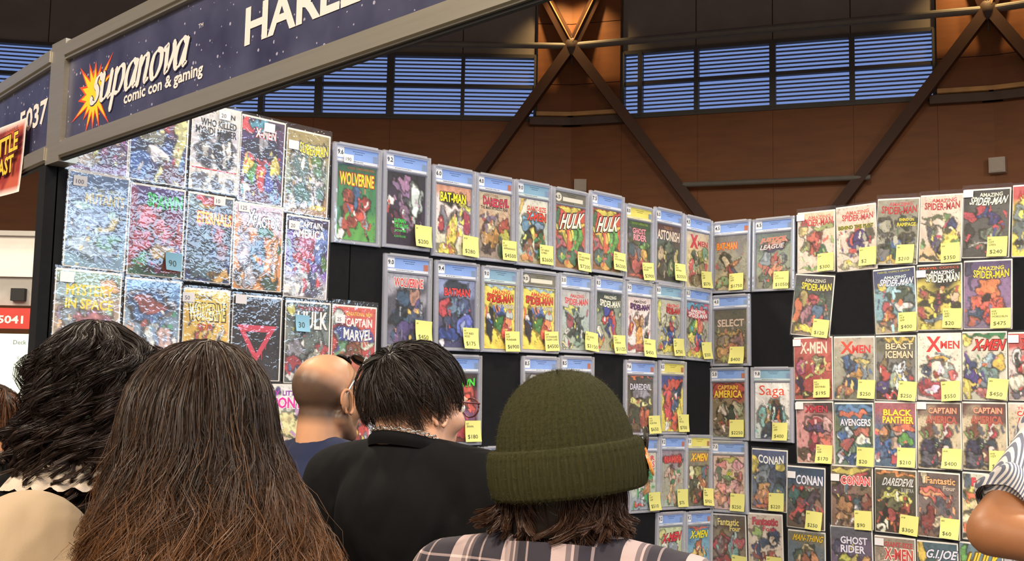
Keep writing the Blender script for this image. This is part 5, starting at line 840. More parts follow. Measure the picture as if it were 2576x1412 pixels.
def join(*parts):
    vs, fs, cs, n = [], [], [], 0
    for v, f, c in parts: vs.append(v); fs.append(np.asarray(f)+n); cs.append(np.broadcast_to(c, (len(v), 3))); n += len(v)
    return np.concatenate(vs), np.concatenate(fs), np.concatenate(cs)
def shell(fn, nu=48, nv=40):
    """closed-round sheet from fn(theta, s) -> xyz"""
    th, s = np.meshgrid(np.linspace(0, 2*math.pi, nu, endpoint=False), np.linspace(0, 1, nv)); v = fn(th, s).reshape(-1, 3)
    ii = np.arange(nu*nv).reshape(nv, nu); f = np.stack([ii[:-1], np.roll(ii[:-1], -1, 1), np.roll(ii[1:], -1, 1), ii[1:]], -1).reshape(-1, 4)
    return v, f
M_LENS_D, *_ = nodes('dark_lens'); _b = M_LENS_D.node_tree.nodes['Principled BSDF']; _b.inputs['Base Color'].default_value = (.01, .01, .012, 1); _b.inputs['Roughness'].default_value = .08
M_STEELY = mat('polished_metal', hx('#c9c6c0'), .22, .95, vary=.05)
M_EYE = mat('eye_white', hx('#e6e2dc'), .25, vary=.02)
def eyes(parent, Mh, iris='#4a3220'):
    for s in (-1, 1):
        mb = MB(); mb.lathe([(.0122*math.sin(t), .0122*math.cos(t)) for t in np.linspace(.42, math.pi, 10)], 14, hx('#e6e2dc')); mb.lathe([(.0125*math.sin(t), .0125*math.cos(t)) for t in np.linspace(.0, .44, 4)], 14, hx(iris))
        M_ = Mh @ Matrix.Translation((s*.031, .0795, .006)) @ Matrix.Rotation(-math.pi/2, 4, 'X')
        mb.v = [tuple(M_ @ Vector(p)) for p in mb.v]; mb.build('eye', PRINT, parent, smooth=True, col=True)
def person(label, xy, rotz, H, skin, headM, armL, armR, k=1.0, voxel=.0115, drop=.295, shirt=None, shirt_g=.012, sleeve=.55, trousers='#2b2f3a', neck_r=.052, hs=1.0):
    """standing figure; local +y is where it faces. returns (root, head matrix)"""
    p = empty('person', (xy[0], xy[1], 0), rotz); tag(p, label, 'person')
    Mh = Matrix.Translation((0, 0, H-.117)) @ headM
    S = H-drop
    pr = xf(head_shapes(hs), Mh)+torso(H, k, 0, drop=drop)+legs(H, k)+feet()+[('c', tuple(Mh @ Vector((0, -.028, -.045))), (0, -.03, S+.03), neck_r, neck_r+.008)]
    pr += arm(*armL)+arm(*armR)
    body = obj('body', organic(pr, voxel), skin, p)
    eyes(p, Mh)
    if shirt:
        sp = torso(H, k, shirt_g, drop=drop)
        for a in (armL, armR):
            sh, el = Vector(a[0]), Vector(a[1]); wr = Vector(a[2])
            sp.append(('c', tuple(sh), tuple(sh+(el-sh)*min(1, sleeve)), .062+shirt_g*.6, .052+shirt_g*.9))
            if sleeve > 1: sp.append(('c', tuple(el), tuple(el+(wr-el)*(sleeve-1)), .05+shirt_g*.7, .036+shirt_g))
        me = organic(sp, voxel, 5)
        bm = bmesh.new(); bm.from_mesh(me)      # neck opening and hem
        bmesh.ops.bisect_plane(bm, geom=bm.verts[:]+bm.edges[:]+bm.faces[:], plane_co=(0, -.03, S+.088), plane_no=(0, .30, 1), clear_outer=True)
        bmesh.ops.bisect_plane(bm, geom=bm.verts[:]+bm.edges[:]+bm.faces[:], plane_co=(0, 0, S-.56), plane_no=(0, 0, -1), clear_outer=True)
        bm.to_mesh(me); bm.free(); me.polygons.foreach_set('use_smooth', np.ones(len(me.polygons), dtype=bool))
        obj('shirt', me, shirt, p)
    tm, *_ = cloth_mat('trouser_cloth', hx(trousers)); obj('trousers', organic(legs(H, k, .014)+[('e', (0, 0, S-.5), (.178*k, .13, .13))], .02), tm, p)
    obj('shoes', organic([('c', a[1], a[2], a[3]+.008, a[4]+.008) if a[0] == 'c' else ('e', a[1], tuple(np.array(a[2])+.008)) for a in feet()], .009), M_STEEL_W, p)
    return p, Mh
def hang(H, drop=.295, k=1.0, out=.0):
    S = H-drop
    return (((-.182*k, -.012, S-.008), (-.225*k-out, -.04, S-.30), (-.215*k-out, .07, S-.53)), ((.182*k, -.012, S-.008), (.225*k+out, -.04, S-.30), (.215*k+out, .07, S-.53)))
RX = lambda a: Matrix.Rotation(math.radians(a), 4, 'X')
RY = lambda a: Matrix.Rotation(math.radians(a), 4, 'Y')
RZ = lambda a: Matrix.Rotation(math.radians(a), 4, 'Z')
D = math.radians
SKIN_A = skin_mat('skin_warm', hx('#c08a68')); SKIN_B = skin_mat('skin_light', hx('#d0a084')); SKIN_C = skin_mat('skin_tan', hx('#a06c48'))

def lock_strands(G, per, rad, seed, frizz=.0015):
    """strands bundled round guide curves G (n, S, 3); rad(t) is the bundle radius"""
    r = np.random.default_rng(seed); n, S_, _ = G.shape; T = np.gradient(G, axis=1); T /= np.linalg.norm(T, axis=2, keepdims=True)+1e-9
    ref = np.array([.3, .2, 1.0])/1.06; X = np.cross(T, np.broadcast_to(np.array([0, 0, 1.0])+.4*r.normal(size=(n, 1, 3)), T.shape)); X /= np.linalg.norm(X, axis=2, keepdims=True)+1e-9; Y = np.cross(T, X)
    t = np.linspace(0, 1, S_)[None, None, :]; rho = np.sqrt(r.uniform(0, 1, (n, per, 1)))*rad(t); al = r.uniform(0, 6.28, (n, per, 1))+2.5*t*r.normal(0, 1, (n, 1, 1))
    P = G[:, None]+(rho*np.cos(al))[..., None]*X[:, None]+(rho*np.sin(al))[..., None]*Y[:, None]
    w = np.cumsum(r.normal(0, 1, (n, per, S_, 3)), 2)*frizz/S_**.5; return (P+w*t[..., None]).reshape(n*per, S_, 3)
def head_guides(n, S_, seed, env, front, tail, curl, ctr, ax, part=(0, .02), wave=(.065, .12), helix=0.0, asym=0.0, inner=.16, start=None):
    """guides that leave a parting, hug the head and hang inside an envelope"""
    r = np.random.default_rng(seed); th = D(90+front)+r.uniform(0, 1, n)*D(360-2*front); dep = 1-inner*r.uniform(0, 1, n)**1.6; t = np.linspace(0, 1, S_)[None]
    tl = tail*np.exp(r.normal(0, .13, n)); p0 = r.uniform(.02, 1.25, n)[:, None]; s = p0+(1.62+tl[:, None]-p0)*t
    ph = np.minimum(s, 1.62); fall = np.clip(s-1.62, 0, 99)*.1; e = env(fall)
    wl = r.uniform(*wave, n)[:, None]; wp = r.uniform(0, 6.28, n)[:, None]; am = curl*(np.clip((fall+.03)/.16, 0, 1.2) if start is None else np.clip((s-start)/1.5, 0, 1))*np.exp(r.normal(0, .3, n))[:, None]; q = (fall if start is None else s*.1)/wl*6.28+wp
    R_ = np.sin(ph)*dep[:, None]; x_ = ax[0]*R_*e*np.cos(th)[:, None]; x_ = x_*(1+asym*np.clip(np.cos(th), -1, 1)[:, None]*np.clip(fall/.2, 0, 1.3)); y_ = ax[1]*R_*(1+(e-1)*.55)*np.sin(th)[:, None]
    tx, ty = -np.sin(th)[:, None], np.cos(th)[:, None]; rx_, ry_ = np.cos(th)[:, None], np.sin(th)[:, None]
    h2 = am*np.cos(q); h1 = am*np.sin(q)*(.45 if not helix else 1.0)
    x_ = x_+part[0]*(1-np.sin(ph))+tx*h2+rx_*h1; y_ = y_+part[1]*(1-np.sin(ph))+ty*h2+ry_*h1
    z = ax[2]*np.cos(ph)*np.where(ph < 1.2, 1, 1)*(1-.5*(1-dep[:, None]))-fall+helix*am*np.sin(q*.5+1)
    return np.stack([x_, y_, z], -1)+np.array(ctr)
# --- shaven-headed man in a navy shirt, sunglasses pushed up
def stubble_skin():
    m = skin_mat('skin_shaven', hx('#c2906e')); t = m.node_tree; N, L = t.nodes, t.links; b = N['Principled BSDF']
    old = b.inputs['Base Color'].links[0].from_socket; a = N.new('ShaderNodeAttribute'); a.attribute_name = 'Col'
    mx = N.new('ShaderNodeMixRGB'); mx.inputs[2].default_value = (*hx('#241f1c'), 1); L.new(a.outputs['Fac'], mx.inputs[0]); L.new(old, mx.inputs[1]); L.new(mx.outputs[0], b.inputs['Base Color']); return m
H = 1.722
aL, aR = hang(H)
navy, *_ = cloth_mat('navy_cloth', hx('#1d2440'))
man, Mh = person('shaven-headed man in a navy shirt with sunglasses pushed up on his head', (.562, -2.440), D(4), H, stubble_skin(), RX(-4), aL, aR, voxel=.006, shirt=navy, neck_r=.055)
body = [c for c in man.children if c.name.startswith('body')][0]; me = body.data
co = np.empty(len(me.vertices)*3); me.vertices.foreach_get('co', co); co = co.reshape(-1, 3); Mi = np.array(Mh.inverted()); q = co@Mi[:3, :3].T+Mi[:3, 3]
# cropped hair at the back and sides, beard shadow along the jaw: where stubble grows
hairline = np.clip((.055-q[:, 2]-.55*(q[:, 1]+.03))/.05, 0, 1)*np.clip((q[:, 2]+.075)/.03, 0, 1)*np.clip((.035-q[:, 1])/.03, 0, 1)
beard = np.clip((-.03-q[:, 2])/.03, 0, 1)*np.clip((q[:, 1]-.0)/.03, 0, 1)*np.clip((q[:, 2]+.13)/.02, 0, 1)
st = np.clip(hairline*.86+beard*.6, 0, .86)*np.clip(1-8*np.clip(np.abs(q[:, 0])-.0765, 0, .1)/.1, 0, 1)
a = me.color_attributes.new('Col', 'FLOAT_COLOR', 'POINT'); c4 = np.ones((len(co), 4)); c4[:, :3] = st[:, None]; a.data.foreach_set('color', c4.ravel())
def ear_detail(p, Mh, skin, s):
    mb = MB(); pts = [(s*.081, -.006+.019*math.cos(t)*(1 if t < 3.4 else .6)-.006*math.sin(t), -.008+.031*math.sin(t)) for t in np.linspace(-1.2, 4.3, 22)]
    mb.tube([tuple(Mh @ Vector(q_)) for q_ in pts], np.linspace(.0045, .0038, 22), 8); mb.build('ear_rim', skin, p, smooth=True)
for s in (-1, 1): ear_detail(man, Mh, SKIN_A, s)
sg = empty('sunglasses', parent=man); tag(sg, 'dark sunglasses with silver temples resting on the shaven head')
def spectacles(root, Mg, lens, frame, rimr=.0022, tr=.0022, tlen=.135, drop=.03, lensmat=None, width=.066):
    for s in (-1, 1):
        pts = [(s*.032+.025*math.cos(t), 0, .019*math.sin(t)) for t in np.linspace(0, 2*math.pi, 20)]
        MB().tube([tuple(Mg @ Vector(p)) for p in pts], rimr, 6).build('rim', frame, root, smooth=True)
        mb = MB(); mb.add([tuple(Mg @ Vector(p)) for p in pts[:-1]], [tuple(range(18, -1, -1))]); mb.build('lens', lens, root)
        tp = [(s*.056, 0, .008), (s*width, -.006, .008), (s*(width+.009), -tlen*.5, .005), (s*(width+.010), -tlen*.75, 0), (s*(width+.008), -tlen, -drop)]
        MB().tube([tuple(Mg @ Vector(p)) for p in tp], tr, 6).build('temple', M_STEELY if lens is M_LENS_D else frame, root, smooth=True)
    MB().tube([tuple(Mg @ Vector(p)) for p in ((-.009, 0, .006), (0, .003, .01), (.009, 0, .006))], rimr, 6).build('bridge', frame, root, smooth=True)
M_BLKPL = mat('black_plastic', hx('#1a191b'), .3, vary=.05); M_REDPL = mat('dark_red_plastic', hx('#5a2a30'), .3, vary=.05)
spectacles(sg, Mh @ Matrix.Translation((0, .062, .108)) @ RX(52), M_LENS_D, M_BLKPL, rimr=.003, tr=.0032, tlen=.15, drop=.03, width=.070)

# --- man with thick black hair, black t-shirt, glasses and a silver chain
H = 1.712
aL, aR = hang(H, drop=.262, k=1.02)
black, *_ = cloth_mat('black_jersey', hx('#0b0b0d'), fold=.6, sheen=0, spec=.12)
guy, Mh = person('man with thick black hair, black t-shirt, glasses and a silver neck chain', (1.284, -2.740), D(14), H, SKIN_B, RZ(-18) @ RX(-6), aL, aR, k=1.08, drop=.262, voxel=.009, shirt=black, shirt_g=.016, sleeve=.8, neck_r=.056)
def scalp_hair(n, S_, seed, ax, whorl, reach, lift, jitter, region, length=(.7, 1.3), droop=0.0, clumps=240):
    """short hair combed outward from a whorl over an ellipsoid; region(theta, phi_end) keeps or drops"""
    r = np.random.default_rng(seed); a, b_, c = ax
    Wm = np.array(Matrix.Rotation(whorl[1], 3, 'Z') @ Matrix.Rotation(whorl[0], 3, 'X'))
    cl_t = r.uniform(0, 2*math.pi, clumps); cl_p = np.arccos(1-r.uniform(0, 1.7, clumps)); out = []
    ci = r.integers(0, clumps, n); th = cl_t[ci]+r.normal(0, .09, n)/np.maximum(np.sin(cl_p[ci]), .25); p0 = cl_p[ci]+r.normal(0, .07, n)
    dth = r.normal(0, .18, clumps)[ci]; L_ = reach*r.uniform(*length, n)*(1+r.normal(0, .15, clumps)[ci]); lf = lift*np.exp(r.normal(0, .25, clumps))[ci]
    t = np.linspace(0, 1, S_)[None]; ph = np.abs(p0)[:, None]+L_[:, None]*t; tht = th[:, None]+dth[:, None]*t+jitter*np.sin(5*t+th[:, None]*9)
    d = np.stack([np.sin(ph)*np.cos(tht), np.sin(ph)*np.sin(tht), np.cos(ph)], -1)@Wm.T
    off = 1+(lf[:, None]*(t**.7)+.02)*(1-.35*t)
    P = d*np.array([a, b_, c])*off[..., None]; P[..., 2] -= droop*(t**2)*(np.sin(ph)**2)
    keep = region(P); return P[keep]
def place(P, Mh):
    M_ = np.array(Mh); return P@M_[:3, :3].T+M_[:3, 3]
def cap(ax, cut, col, nu=40, nv=26):
    def fn(th, s):
        ph = s*cut; k_ = 1.0
        return np.stack([ax[0]*np.sin(ph)*np.cos(th), ax[1]*np.sin(ph)*np.sin(th), ax[2]*np.cos(ph)], -1)
    v, f = shell(fn, nu, nv); return v, f, np.asarray(col)
off = np.array([0, -.014, .030])
reg = lambda P: ((P[:, -1, 1] < .072) | (P[:, -1, 2] > .02)) & (P[:, -1, 2] > -.083) & (P[:, -1, 2] > -.083+.55*np.clip(P[:, -1, 1]+.015, 0, 1))
P = scalp_hair(17000, 7, 11, (.0785, .099, .087), (.75, 0.1), .75, .24, .05, reg, droop=.016)+off
k1, f1, c1 = cap((.0828, .103, .0915), 1.75, hx('#0c0a09')); k1 = (k1@np.array(RX(28).to_3x3()).T)+off
v, f, c = join(strands(place(P, Mh), .0006, .0003, hx('#15110f'), hx('#2a211c'), 3, .35), (place(k1, Mh), f1, c1))
obj('hair', raw(v, f, c, smooth=True), M_HAIR, guy)
for s in (-1, 1): ear_detail(guy, Mh, SKIN_B, s)
gs = empty('eyeglasses', parent=guy); tag(gs, 'thin dark-red framed eyeglasses')
M_CLEAR = film_mat('clear_lens', 1.0, .02, 0, 5, .01); spectacles(gs, Mh @ Matrix.Translation((0, .108, .010)), M_CLEAR, M_REDPL, rimr=.0018, tr=.002, tlen=.115, drop=.02)
ch = empty('neck_chain', parent=guy); tag(ch, 'silver chain necklace above the collar')
S = H-.262; link = MB()
tor = [(.0036*math.cos(t)*1.5, .0036*math.sin(t), 0) for t in np.linspace(0, 2*math.pi, 11)]
link.tube(tor, .0013, 6, cap=False); lm = link.mesh(smooth=True); lm.materials.append(M_STEELY)
nl = 46
for i in range(nl):
    t = 2*math.pi*i/nl; x_, y_ = .0675*math.sin(t), -.030-.0675*math.cos(t); z_ = S+.104-.034*(1-math.cos(t))*.5
    o = obj('link', lm, None, ch); o.location = (x_, y_, z_); o.rotation_euler = (1.57*(i % 2)+.3, 0, t)
cm, *_ = cloth_mat('ribbed_collar', hx('#0b0b0d'), fold=.05, sheen=0, spec=.12)
v, f = shell(lambda th, s_: np.stack([(.066+.005*np.sin(s_*3.14)+.012*s_)*np.sin(th), -.030-(.066+.005*np.sin(s_*3.14)+.002*s_)*np.cos(th), S+.100-.034*(1-np.cos(th))*.5-.026*s_+.003*np.sin(s_*3.14)], -1), 48, 12)
obj('collar', raw(v, f, smooth=True), cm, guy)

# --- person in an olive knitted beanie and plaid shirt
H = 1.628
aL, aR = hang(H, drop=.29)
def plaid():
    m, t, N, L, b = cloth_mat('plaid_flannel', hx('#8f868c'), fold=.2)
    old = b.inputs['Base Color'].links[0].from_socket; tc = N.new('ShaderNodeTexCoord'); mp = N.new('ShaderNodeMapping'); mp.inputs['Location'].default_value = (.012, 0, .02); L.new(tc.outputs['Object'], mp.inputs[0]); sx = N.new('ShaderNodeSeparateXYZ'); L.new(mp.outputs[0], sx.inputs[0])
    def band(o, per, stops):
        mu = N.new('ShaderNodeMath'); mu.operation = 'MULTIPLY'; mu.inputs[1].default_value = 1/per; L.new(o, mu.inputs[0]); fr_ = N.new('ShaderNodeMath'); fr_.operation = 'FRACT'; L.new(mu.outputs[0], fr_.inputs[0])
        r = N.new('ShaderNodeValToRGB'); r.color_ramp.interpolation = 'CONSTANT'; el = r.color_ramp.elements
        for i, (p_, c_) in enumerate(stops):
            e_ = el[i] if i < 2 else el.new(p_); e_.position = p_; e_.color = (c_, c_, c_, 1)
        L.new(fr_.outputs[0], r.inputs[0]); return r.outputs[0]
    st = [(0, .05), (.30, .9), (.52, .35), (.60, .9), (.64, .2), (.7, .05), (.86, .55), (.9, .05)]
    A, B = band(sx.outputs[0], .088, st), band(sx.outputs[2], .088, st)
    ad = N.new('ShaderNodeMixRGB'); ad.blend_type = 'MIX'; ad.inputs[0].default_value = .5; L.new(A, ad.inputs[1]); L.new(B, ad.inputs[2])
    r = N.new('ShaderNodeValToRGB'); e = r.color_ramp.elements; e[0].color = (*hx('#2e2a33'), 1); e[1].color = (*hx('#d9c0bd'), 1); e[0].position = .05; e[1].position = .85
    L.new(ad.outputs[0], r.inputs[0]); mx = N.new('ShaderNodeMixRGB'); mx.blend_type = 'MULTIPLY'; mx.inputs[0].default_value = .0; L.new(r.outputs[0], mx.inputs[1]); L.new(old, mx.inputs[2]); L.new(mx.outputs[0], b.inputs['Base Color']); return m
PLAID = plaid()
bp, Mh = person('person in a plaid shirt with dark flicked-out hair under an olive beanie', (1.842, -2.905), D(24), H, SKIN_A, RZ(0), aL, aR, k=.95, drop=.29, shirt=PLAID, shirt_g=.014, sleeve=1.9, hs=.98)
S = H-.29
v, f = shell(lambda th, s: np.stack([(.079-.012*np.sin(s*3.14)*0+.012*s)*np.cos(th)*1.0, -.03+(.076+.010*s)*np.sin(th), S+.074-.045*s-.028*(np.sin(th)+1)*.5], -1), 48, 8)
obj('collar', raw(v, f, smooth=True), PLAID, bp)
bn = empty('knitted_beanie', parent=bp); tag(bn, 'olive green ribbed knit beanie with a folded cuff')
BM = Mh @ Matrix.Translation((0, -.012, .034)) @ RZ(-24) @ RY(-7) @ RZ(24) @ RX(6)
def knit_dome(th, s):
    # s 0 rim -> 1 crown; ribs fade into four decrease lines at the crown
    ph = s*math.pi/2; R_ = np.cos(ph)**.80; z = .120*np.sin(ph)**1.05
    dec = 1-.035*s*np.exp(-((np.mod(th+.4, math.pi/2)-math.pi/4)/.10)**2)
    rib = 1+.011*np.cos(58*th+5*s*np.sin(2*th))*np.clip((1-s)*4, 0, 1)+.004*np.sin(230*s)*np.clip((1-s)*4, 0, 1)
    return np.stack([.1015*R_*rib*dec*np.cos(th), .114*R_*rib*dec*np.sin(th), -.01+z*dec], -1)
def knit_cuff(th, s):
    t = s*2*math.pi; hh = .0365; k_ = np.where(np.abs(np.cos(t)) > 0, 1, 1); zc = -.034
    zz = zc+hh*np.sign(np.sin(t))*np.abs(np.sin(t))**.55; rr = .0098*np.sign(np.cos(t))*np.abs(np.cos(t))**.7
    bulge = .0035*np.cos(np.clip((zz-zc)/hh, -1, 1)*1.4); rib = .0017*np.cos(72*th)+.0007*np.sin(zz*2600)
    R_ = 1.0
    return np.stack([(.1045+rr+bulge+rib)*np.cos(th), (.1165+rr+bulge+rib)*np.sin(th), zz], -1)
OL0, OL1 = hx('#3a3a17'), hx('#56531f')
def wool_part(name, fn, nu, nv, seed, nf):
    v, f = shell(fn, nu, nv); r = np.random.default_rng(seed); vw = place(v, BM)
    c = np.broadcast_to(hx('#2b2a15'), (len(v), 3))*np.exp(r.normal(0, .10, (len(v), 1)))
    tmp = raw(vw, f); n = np.empty(len(v)*3); tmp.vertices.foreach_get('normal', n); n = n.reshape(-1, 3); bpy.data.meshes.remove(tmp); ix = r.integers(0, len(v), nf)
    ctr = np.array(BM)[:3, 3]; sg_ = np.sign(np.sum(n[ix]*(vw[ix]-ctr), 1))[:, None]; d = n[ix]*sg_*.5+r.normal(0, .6, (nf, 3)); d /= np.linalg.norm(d, axis=1)[:, None]
    L_ = r.uniform(.002, .005, (nf, 1)); mid = vw[ix]+d*L_*.55; tip = mid+(d+r.normal(0, .6, (nf, 3)))*L_*.45
    P = np.stack([vw[ix], mid, tip], 1); fz = strands(P, .00013, .00007, hx('#2e2d17'), hx('#46442a'), seed, .25)
    jv, jf, jc = join((vw, f, c), fz); obj(name, raw(jv, jf, jc, smooth=True), M_WOOL, bn)
wool_part('crown', knit_dome, 406, 62, 5, 12000); wool_part('cuff', knit_cuff, 432, 40, 6, 8000)
M_BADGE = mat('badge_enamel', hx('#b5551f'), .3, vary=.2, scale=40, c2=hx('#e0a050')); M_BADGE2 = mat('badge_dark', hx('#2a2622'), .25, vary=.2)
for (an, zz, r_, m_, tl) in ((D(22), -.004, .019, M_BADGE2, .35), (D(14), -.036, .022, M_BADGE, -.5)):
    M_ = BM @ Matrix.Rotation(an, 4, 'Z') @ Matrix.Translation((.1205, 0, zz)) @ RY(90+math.degrees(tl)*.4)
    mb = MB().lathe([(0, -.001), (r_, -.001), (r_, .0015), (r_*.9, .003), (0, .0038)], 24, M=M_); o = mb.build('pin_badge', m_, bn, smooth=False)
def flick_guides(n, seed):
    r = np.random.default_rng(seed); th = r.uniform(D(152), D(392), n); S_ = 12; t = np.linspace(0, 1, S_)[None]; side = np.abs(np.cos(th))[:, None]; back = np.clip(-np.sin(th), 0, 1)[:, None]
    L_ = (.086-.008*side)*np.exp(r.normal(0, .16, n))[:, None]; dep = r.uniform(.80, 1.0, n)[:, None]; tw = r.normal(0, .35, n)[:, None]
    out_ = (.004+.042*side**2.2*np.where(np.cos(th) > 0, .45, 1.0)[:, None])*np.exp(r.normal(0, .22, n))[:, None]*np.clip((t-.38)/.62, 0, 1)**1.5-.014*back*(1-side)*np.sin(t*2.2)
    drop_ = L_*(t-.34*side**2*np.clip(t-.55, 0, 1)**1.4*2.0); tht = th[:, None]+tw*t**2
    return np.stack([(.088*dep+out_)*np.cos(tht), (.100*dep*(1-.16*t*back)+out_*.7)*np.sin(tht), -.052-drop_], -1)+np.array([0, -.012, .030])
P = lock_strands(flick_guides(130, 21), 54, lambda t: .0065+.005*np.sin(np.clip(t*1.3, 0, 1)*2.9)-.007*t**2, 22, .002)
k_, kf = shell(lambda th, s: np.stack([(.086-.006*s)*np.cos(th*.62+D(158)), -.012+(.097-.016*s)*np.sin(th*.62+D(158)), -.02-.075*s+0*th], -1), 40, 8)
ok = np.ones(len(kf), bool); ok[39::40] = False
v, f, c = join(strands(place(P, Mh), .00045, .00028, hx('#2a1d16'), hx('#402a1e'), 9, .28), (place(k_, Mh), kf[ok], hx('#150e0a')))
obj('hair', raw(v, f, c, smooth=True), M_HAIR, bp)

# --- person with long brown hair, cream blouse
H = 1.668
aL, aR = hang(H, drop=.345, k=.84)
aL = ((-.20, -.02, H-.315), (-.265, .07, H-.56), (-.19, .27, H-.60))
cream, *_ = cloth_mat('cream_cotton', hx('#96836b'), vary=.05, fold=.6)
lp, Mh = person('person with long wavy brown hair over a cream blouse', (1.567, -3.367), D(46), H, SKIN_B, RZ(0), aL, aR, k=.84, drop=.345, shirt=cream, shirt_g=.016, sleeve=1.6)
puff = organic([('e', (-.215, -.035, H-.305), (.098, .105, .115)), ('e', (-.15, -.04, H-.335), (.075, .085, .085)), ('c', (-.225, .0, H-.36), (-.268, .07, H-.54), .075, .06)], .008, 6); obj('puff_sleeve', puff, cream, lp)
from mathutils.bvhtree import BVHTree
bv = BVHTree.FromPolygons([v_.co.copy() for v_ in puff.vertices], [tuple(q_.vertices) for q_ in puff.polygons])
sm = MB().tube([tuple(bv.find_nearest(Vector((-.215-.15*math.cos(t), -.035-.16*math.sin(t), H-.285+.02*math.sin(t))))[0]) for t in np.linspace(.1, 2.7, 40)], .0013, 6); sm.build('sleeve_seam', cream, lp, smooth=True)
env = lambda fz: np.interp(fz, [0, .04, .09, .15, .21, .27, .4], [1.0, 1.10, 1.30, 1.58, 1.80, 2.0, 2.25])
ctr = (.004, -.012, .020); AX = (.096, .115, .112)
G_ = head_guides(470, 17, 31, env, 46, 3.4, .0145, ctr, AX, (.0, .03), wave=(.08, .14), asym=.18)
P = lock_strands(G_, 40, lambda t: .0055+.0085*np.sin(np.clip(t*1.25, 0, 1)*3.0)+.001, 32, .0035)
def under(th, s):
    sp = s*(1.62+2.6); ph = np.minimum(sp, 1.62); fall = np.clip(sp-1.62, 0, 9)*.1; e = env(fall)*.88; g = D(48)+(2*math.pi-2*D(48))*(th/(2*math.pi)*48/47)+D(90)
    return np.stack([AX[0]*.94*np.sin(ph)*e*np.cos(g)*(1+.16*np.cos(g)*np.clip(fall/.2, 0, 1.3))+ctr[0], AX[1]*.95*np.sin(ph)*(1+(e-1)*.55)*np.sin(g)+ctr[1]+.03*(1-np.sin(ph)), AX[2]*.965*np.cos(ph)-fall+ctr[2]], -1)
uv_, uf = shell(under, 48, 40); ok = np.ones(len(uf), bool); ok[47::48] = False
fly = P[::19]+np.random.default_rng(4).normal(0, 1, (len(P[::19]), 1, 3))*np.linspace(.002, .02, 17)[None, :, None]
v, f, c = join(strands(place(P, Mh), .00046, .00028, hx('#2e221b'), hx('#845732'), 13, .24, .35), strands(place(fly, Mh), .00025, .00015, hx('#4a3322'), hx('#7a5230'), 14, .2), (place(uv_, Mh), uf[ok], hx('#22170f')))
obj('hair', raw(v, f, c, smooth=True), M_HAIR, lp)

# --- person with dark curls, black pinafore over a lace-collared blouse
H = 1.715
aL, aR = hang(H, drop=.30)
cp, Mh = person('person with dark curly hair, white lace collar and black pinafore', (.995, -3.262), D(50), H, SKIN_B, RZ(10), aL, aR, k=.95, drop=.30, shirt=black, shirt_g=.016, sleeve=.25)
S = H-.30
lace, *_ = cloth_mat('white_lace', hx('#b3a596'), vary=.2, fold=.6); blouse, *_ = cloth_mat('blouse_white', hx('#b8aca0'), vary=.05)
v, f = shell(lambda th, s: np.stack([(.075+.060*s+.006*np.sin(22*th)*s)*np.cos(th), -.03+(.072+.052*s+.006*np.sin(22*th)*s)*np.sin(th), S+.082-.030*s-.030*s*s+.004*np.sin(22*th+2)*s-.01*np.sin(th)], -1), 132, 12)
obj('lace_collar', raw(v, f, smooth=True), lace, cp)
for s in (-1, 1): obj('blouse_sleeve', organic([('c', (s*.195, -.012, S-.045), (s*.232, -.04, S-.28), .068, .062), ('c', (s*.232, -.04, S-.28), (s*.222, .05, S-.48), .06, .045)], .010), blouse, cp)
env2 = lambda fz: np.interp(fz, [0, .05, .1, .16, .24, .3], [1.08, 1.18, 1.28, 1.28, 1.15, 1.05])
G_ = head_guides(190, 29, 41, env2, 44, 1.7, .021, (0, -.008, .022), (.098, .116, .116), (0, 0), wave=(.06, .10), helix=.9, inner=.25, start=.45)
P = lock_strands(G_, 48, lambda t: .0085+.004*np.sin(np.clip(t*1.2, 0, 1)*3.0)-.009*t**2, 42, .0015)
def under2(th, s):
    sp = s*(1.62+1.2); ph = np.minimum(sp, 1.62); fall = np.clip(sp-1.62, 0, 9)*.1; e = env2(fall)*.93; g = D(45)+(2*math.pi-2*D(45))*(th/(2*math.pi)*48/47)+D(90)
    return np.stack([.089*np.sin(ph)*e*np.cos(g), .107*np.sin(ph)*(1+(e-1)*.55)*np.sin(g)-.008, .108*np.cos(ph)-fall+.022], -1)
uv_, uf = shell(under2, 48, 30)
v, f, c = join(strands(place(P, Mh), .0005, .0003, hx('#1f1714'), hx('#33241e'), 23, .3, .3), (place(uv_, Mh), uf[ok[:len(uf)]], hx('#120d0b')))
obj('hair', raw(v, f, c, smooth=True), M_HAIR, cp)

# --- bystander in the next booth, cut by the frame edge
H = 1.63
aL, aR = hang(H)
grey, *_ = cloth_mat('taupe_cloth', hx('#6a5a50'))
fp, Mh = person('brown-haired bystander cut by the frame edge beside the dark curls', (-1.12, -2.68), D(100), H, SKIN_A, RZ(0), aL, aR, shirt=grey, voxel=.01)
P = scalp_hair(2600, 6, 15, (.080, .099, .086), (.5, 0), .7, .2, .03, lambda P: ((P[:, -1, 1] < .07) | (P[:, -1, 2] > .03)) & (P[:, -1, 2] > -.09), droop=.02)+off
k1, f1, c1 = cap((.0835, .1035, .0915), 1.6, hx('#2a1a12')); k1 = (k1@np.array(RX(25).to_3x3()).T)+off
v, f, c = join(strands(place(P, Mh), .0011, .0006, hx('#4a3020'), hx('#6a4630'), 33, .3), (place(k1, Mh), f1, c1)); obj('hair', raw(v, f, c, smooth=True), M_HAIR, fp)
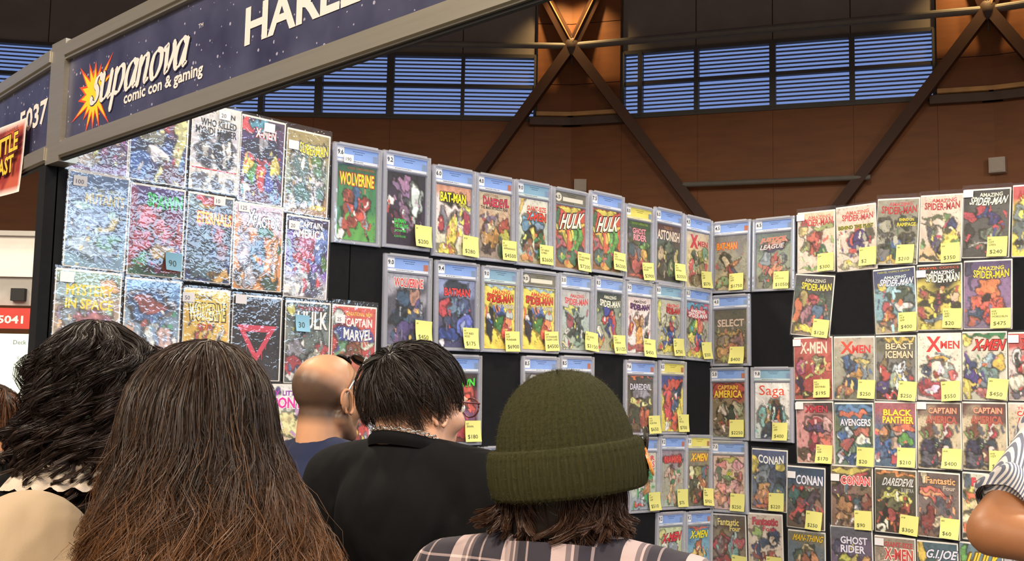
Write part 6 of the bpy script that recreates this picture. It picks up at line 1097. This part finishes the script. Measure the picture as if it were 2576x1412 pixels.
# --- person at the right edge: striped sleeve, bent bare elbow
H = 1.80
S = H-.295
aR = hang(H)[1]
SHOULDER = (2.146, -1.819, 1.531); ELBOW = (2.105, -2.025, 1.385); WRIST = (2.282, -2.014, 1.357)
TP = Vector((2.283, -1.681, 0)); RZT = D(46)
def loc(w): return tuple(Matrix.Rotation(-RZT, 3, 'Z') @ (Vector(w)-TP))
aL = (loc(SHOULDER), loc(ELBOW), loc(WRIST), (.056, .050, .044, .032))
def striped():
    m, t, N, L, b = cloth_mat('striped_cotton', hx('#d9d4cf'), fold=.3)
    tc = N.new('ShaderNodeTexCoord'); mp = N.new('ShaderNodeMapping'); mp.inputs['Rotation'].default_value = (0, D(-35), 0); L.new(tc.outputs['Object'], mp.inputs[0])
    w = N.new('ShaderNodeTexWave'); w.inputs['Scale'].default_value = 62; w.inputs['Distortion'].default_value = .3; w.inputs['Detail'].default_value = 1; L.new(mp.outputs[0], w.inputs['Vector'])
    r = N.new('ShaderNodeValToRGB'); e = r.color_ramp.elements; e[0].color = (*hx('#6c7080'), 1); e[1].color = (*hx('#dcd6d0'), 1); e[0].position = .42; e[1].position = .55
    L.new(w.outputs['Fac'], r.inputs[0]); L.new(r.outputs[0], b.inputs['Base Color']); return m
STRIPE = striped()
rp, Mh = person('person in a grey striped shirt with rolled sleeve and bent bare elbow', TP[:2], RZT, H, SKIN_C, RZ(0), aL, aR, k=.98, drop=.295, shirt=STRIPE, shirt_g=.018, sleeve=.2, trousers='#3a4358')
a0, a1 = Vector(aL[0]), Vector(aL[1]); d = (a1-a0)
obj('sleeve', organic([('c', tuple(a0), tuple(a0+d*.60), .078, .068), ('e', tuple(a0-d*.1), (.09, .09, .09))], .008, 5), STRIPE, rp)
q = d.to_track_quat('Z', 'Y').to_matrix().to_4x4(); M_ = Matrix.Translation(a0+d*.56) @ q
v, f = shell(lambda th, s: np.stack([(.067+.009*np.sin(s*3.14)-.004*s+.004*np.sin(5*th+3*s))*np.cos(th), (.067+.009*np.sin(s*3.14)-.004*s+.004*np.sin(5*th+3*s))*np.sin(th), .055*s+.006*np.sin(3*th)], -1), 60, 10)
obj('rolled_cuff', raw(place(v, M_), f, smooth=True), STRIPE, rp)
P = scalp_hair(2200, 6, 17, (.080, .099, .086), (.5, 0), .7, .2, .03, lambda P: ((P[:, -1, 1] < .07) | (P[:, -1, 2] > .03)) & (P[:, -1, 2] > -.09), droop=.02)+off
k1, f1, c1 = cap((.0835, .1035, .0915), 1.6, hx('#1a1310')); k1 = (k1@np.array(RX(25).to_3x3()).T)+off
v, f, c = join(strands(place(P, Mh), .0011, .0006, hx('#1f1713'), hx('#33261e'), 34, .3), (place(k1, Mh), f1, c1)); obj('hair', raw(v, f, c, smooth=True), M_HAIR, rp)
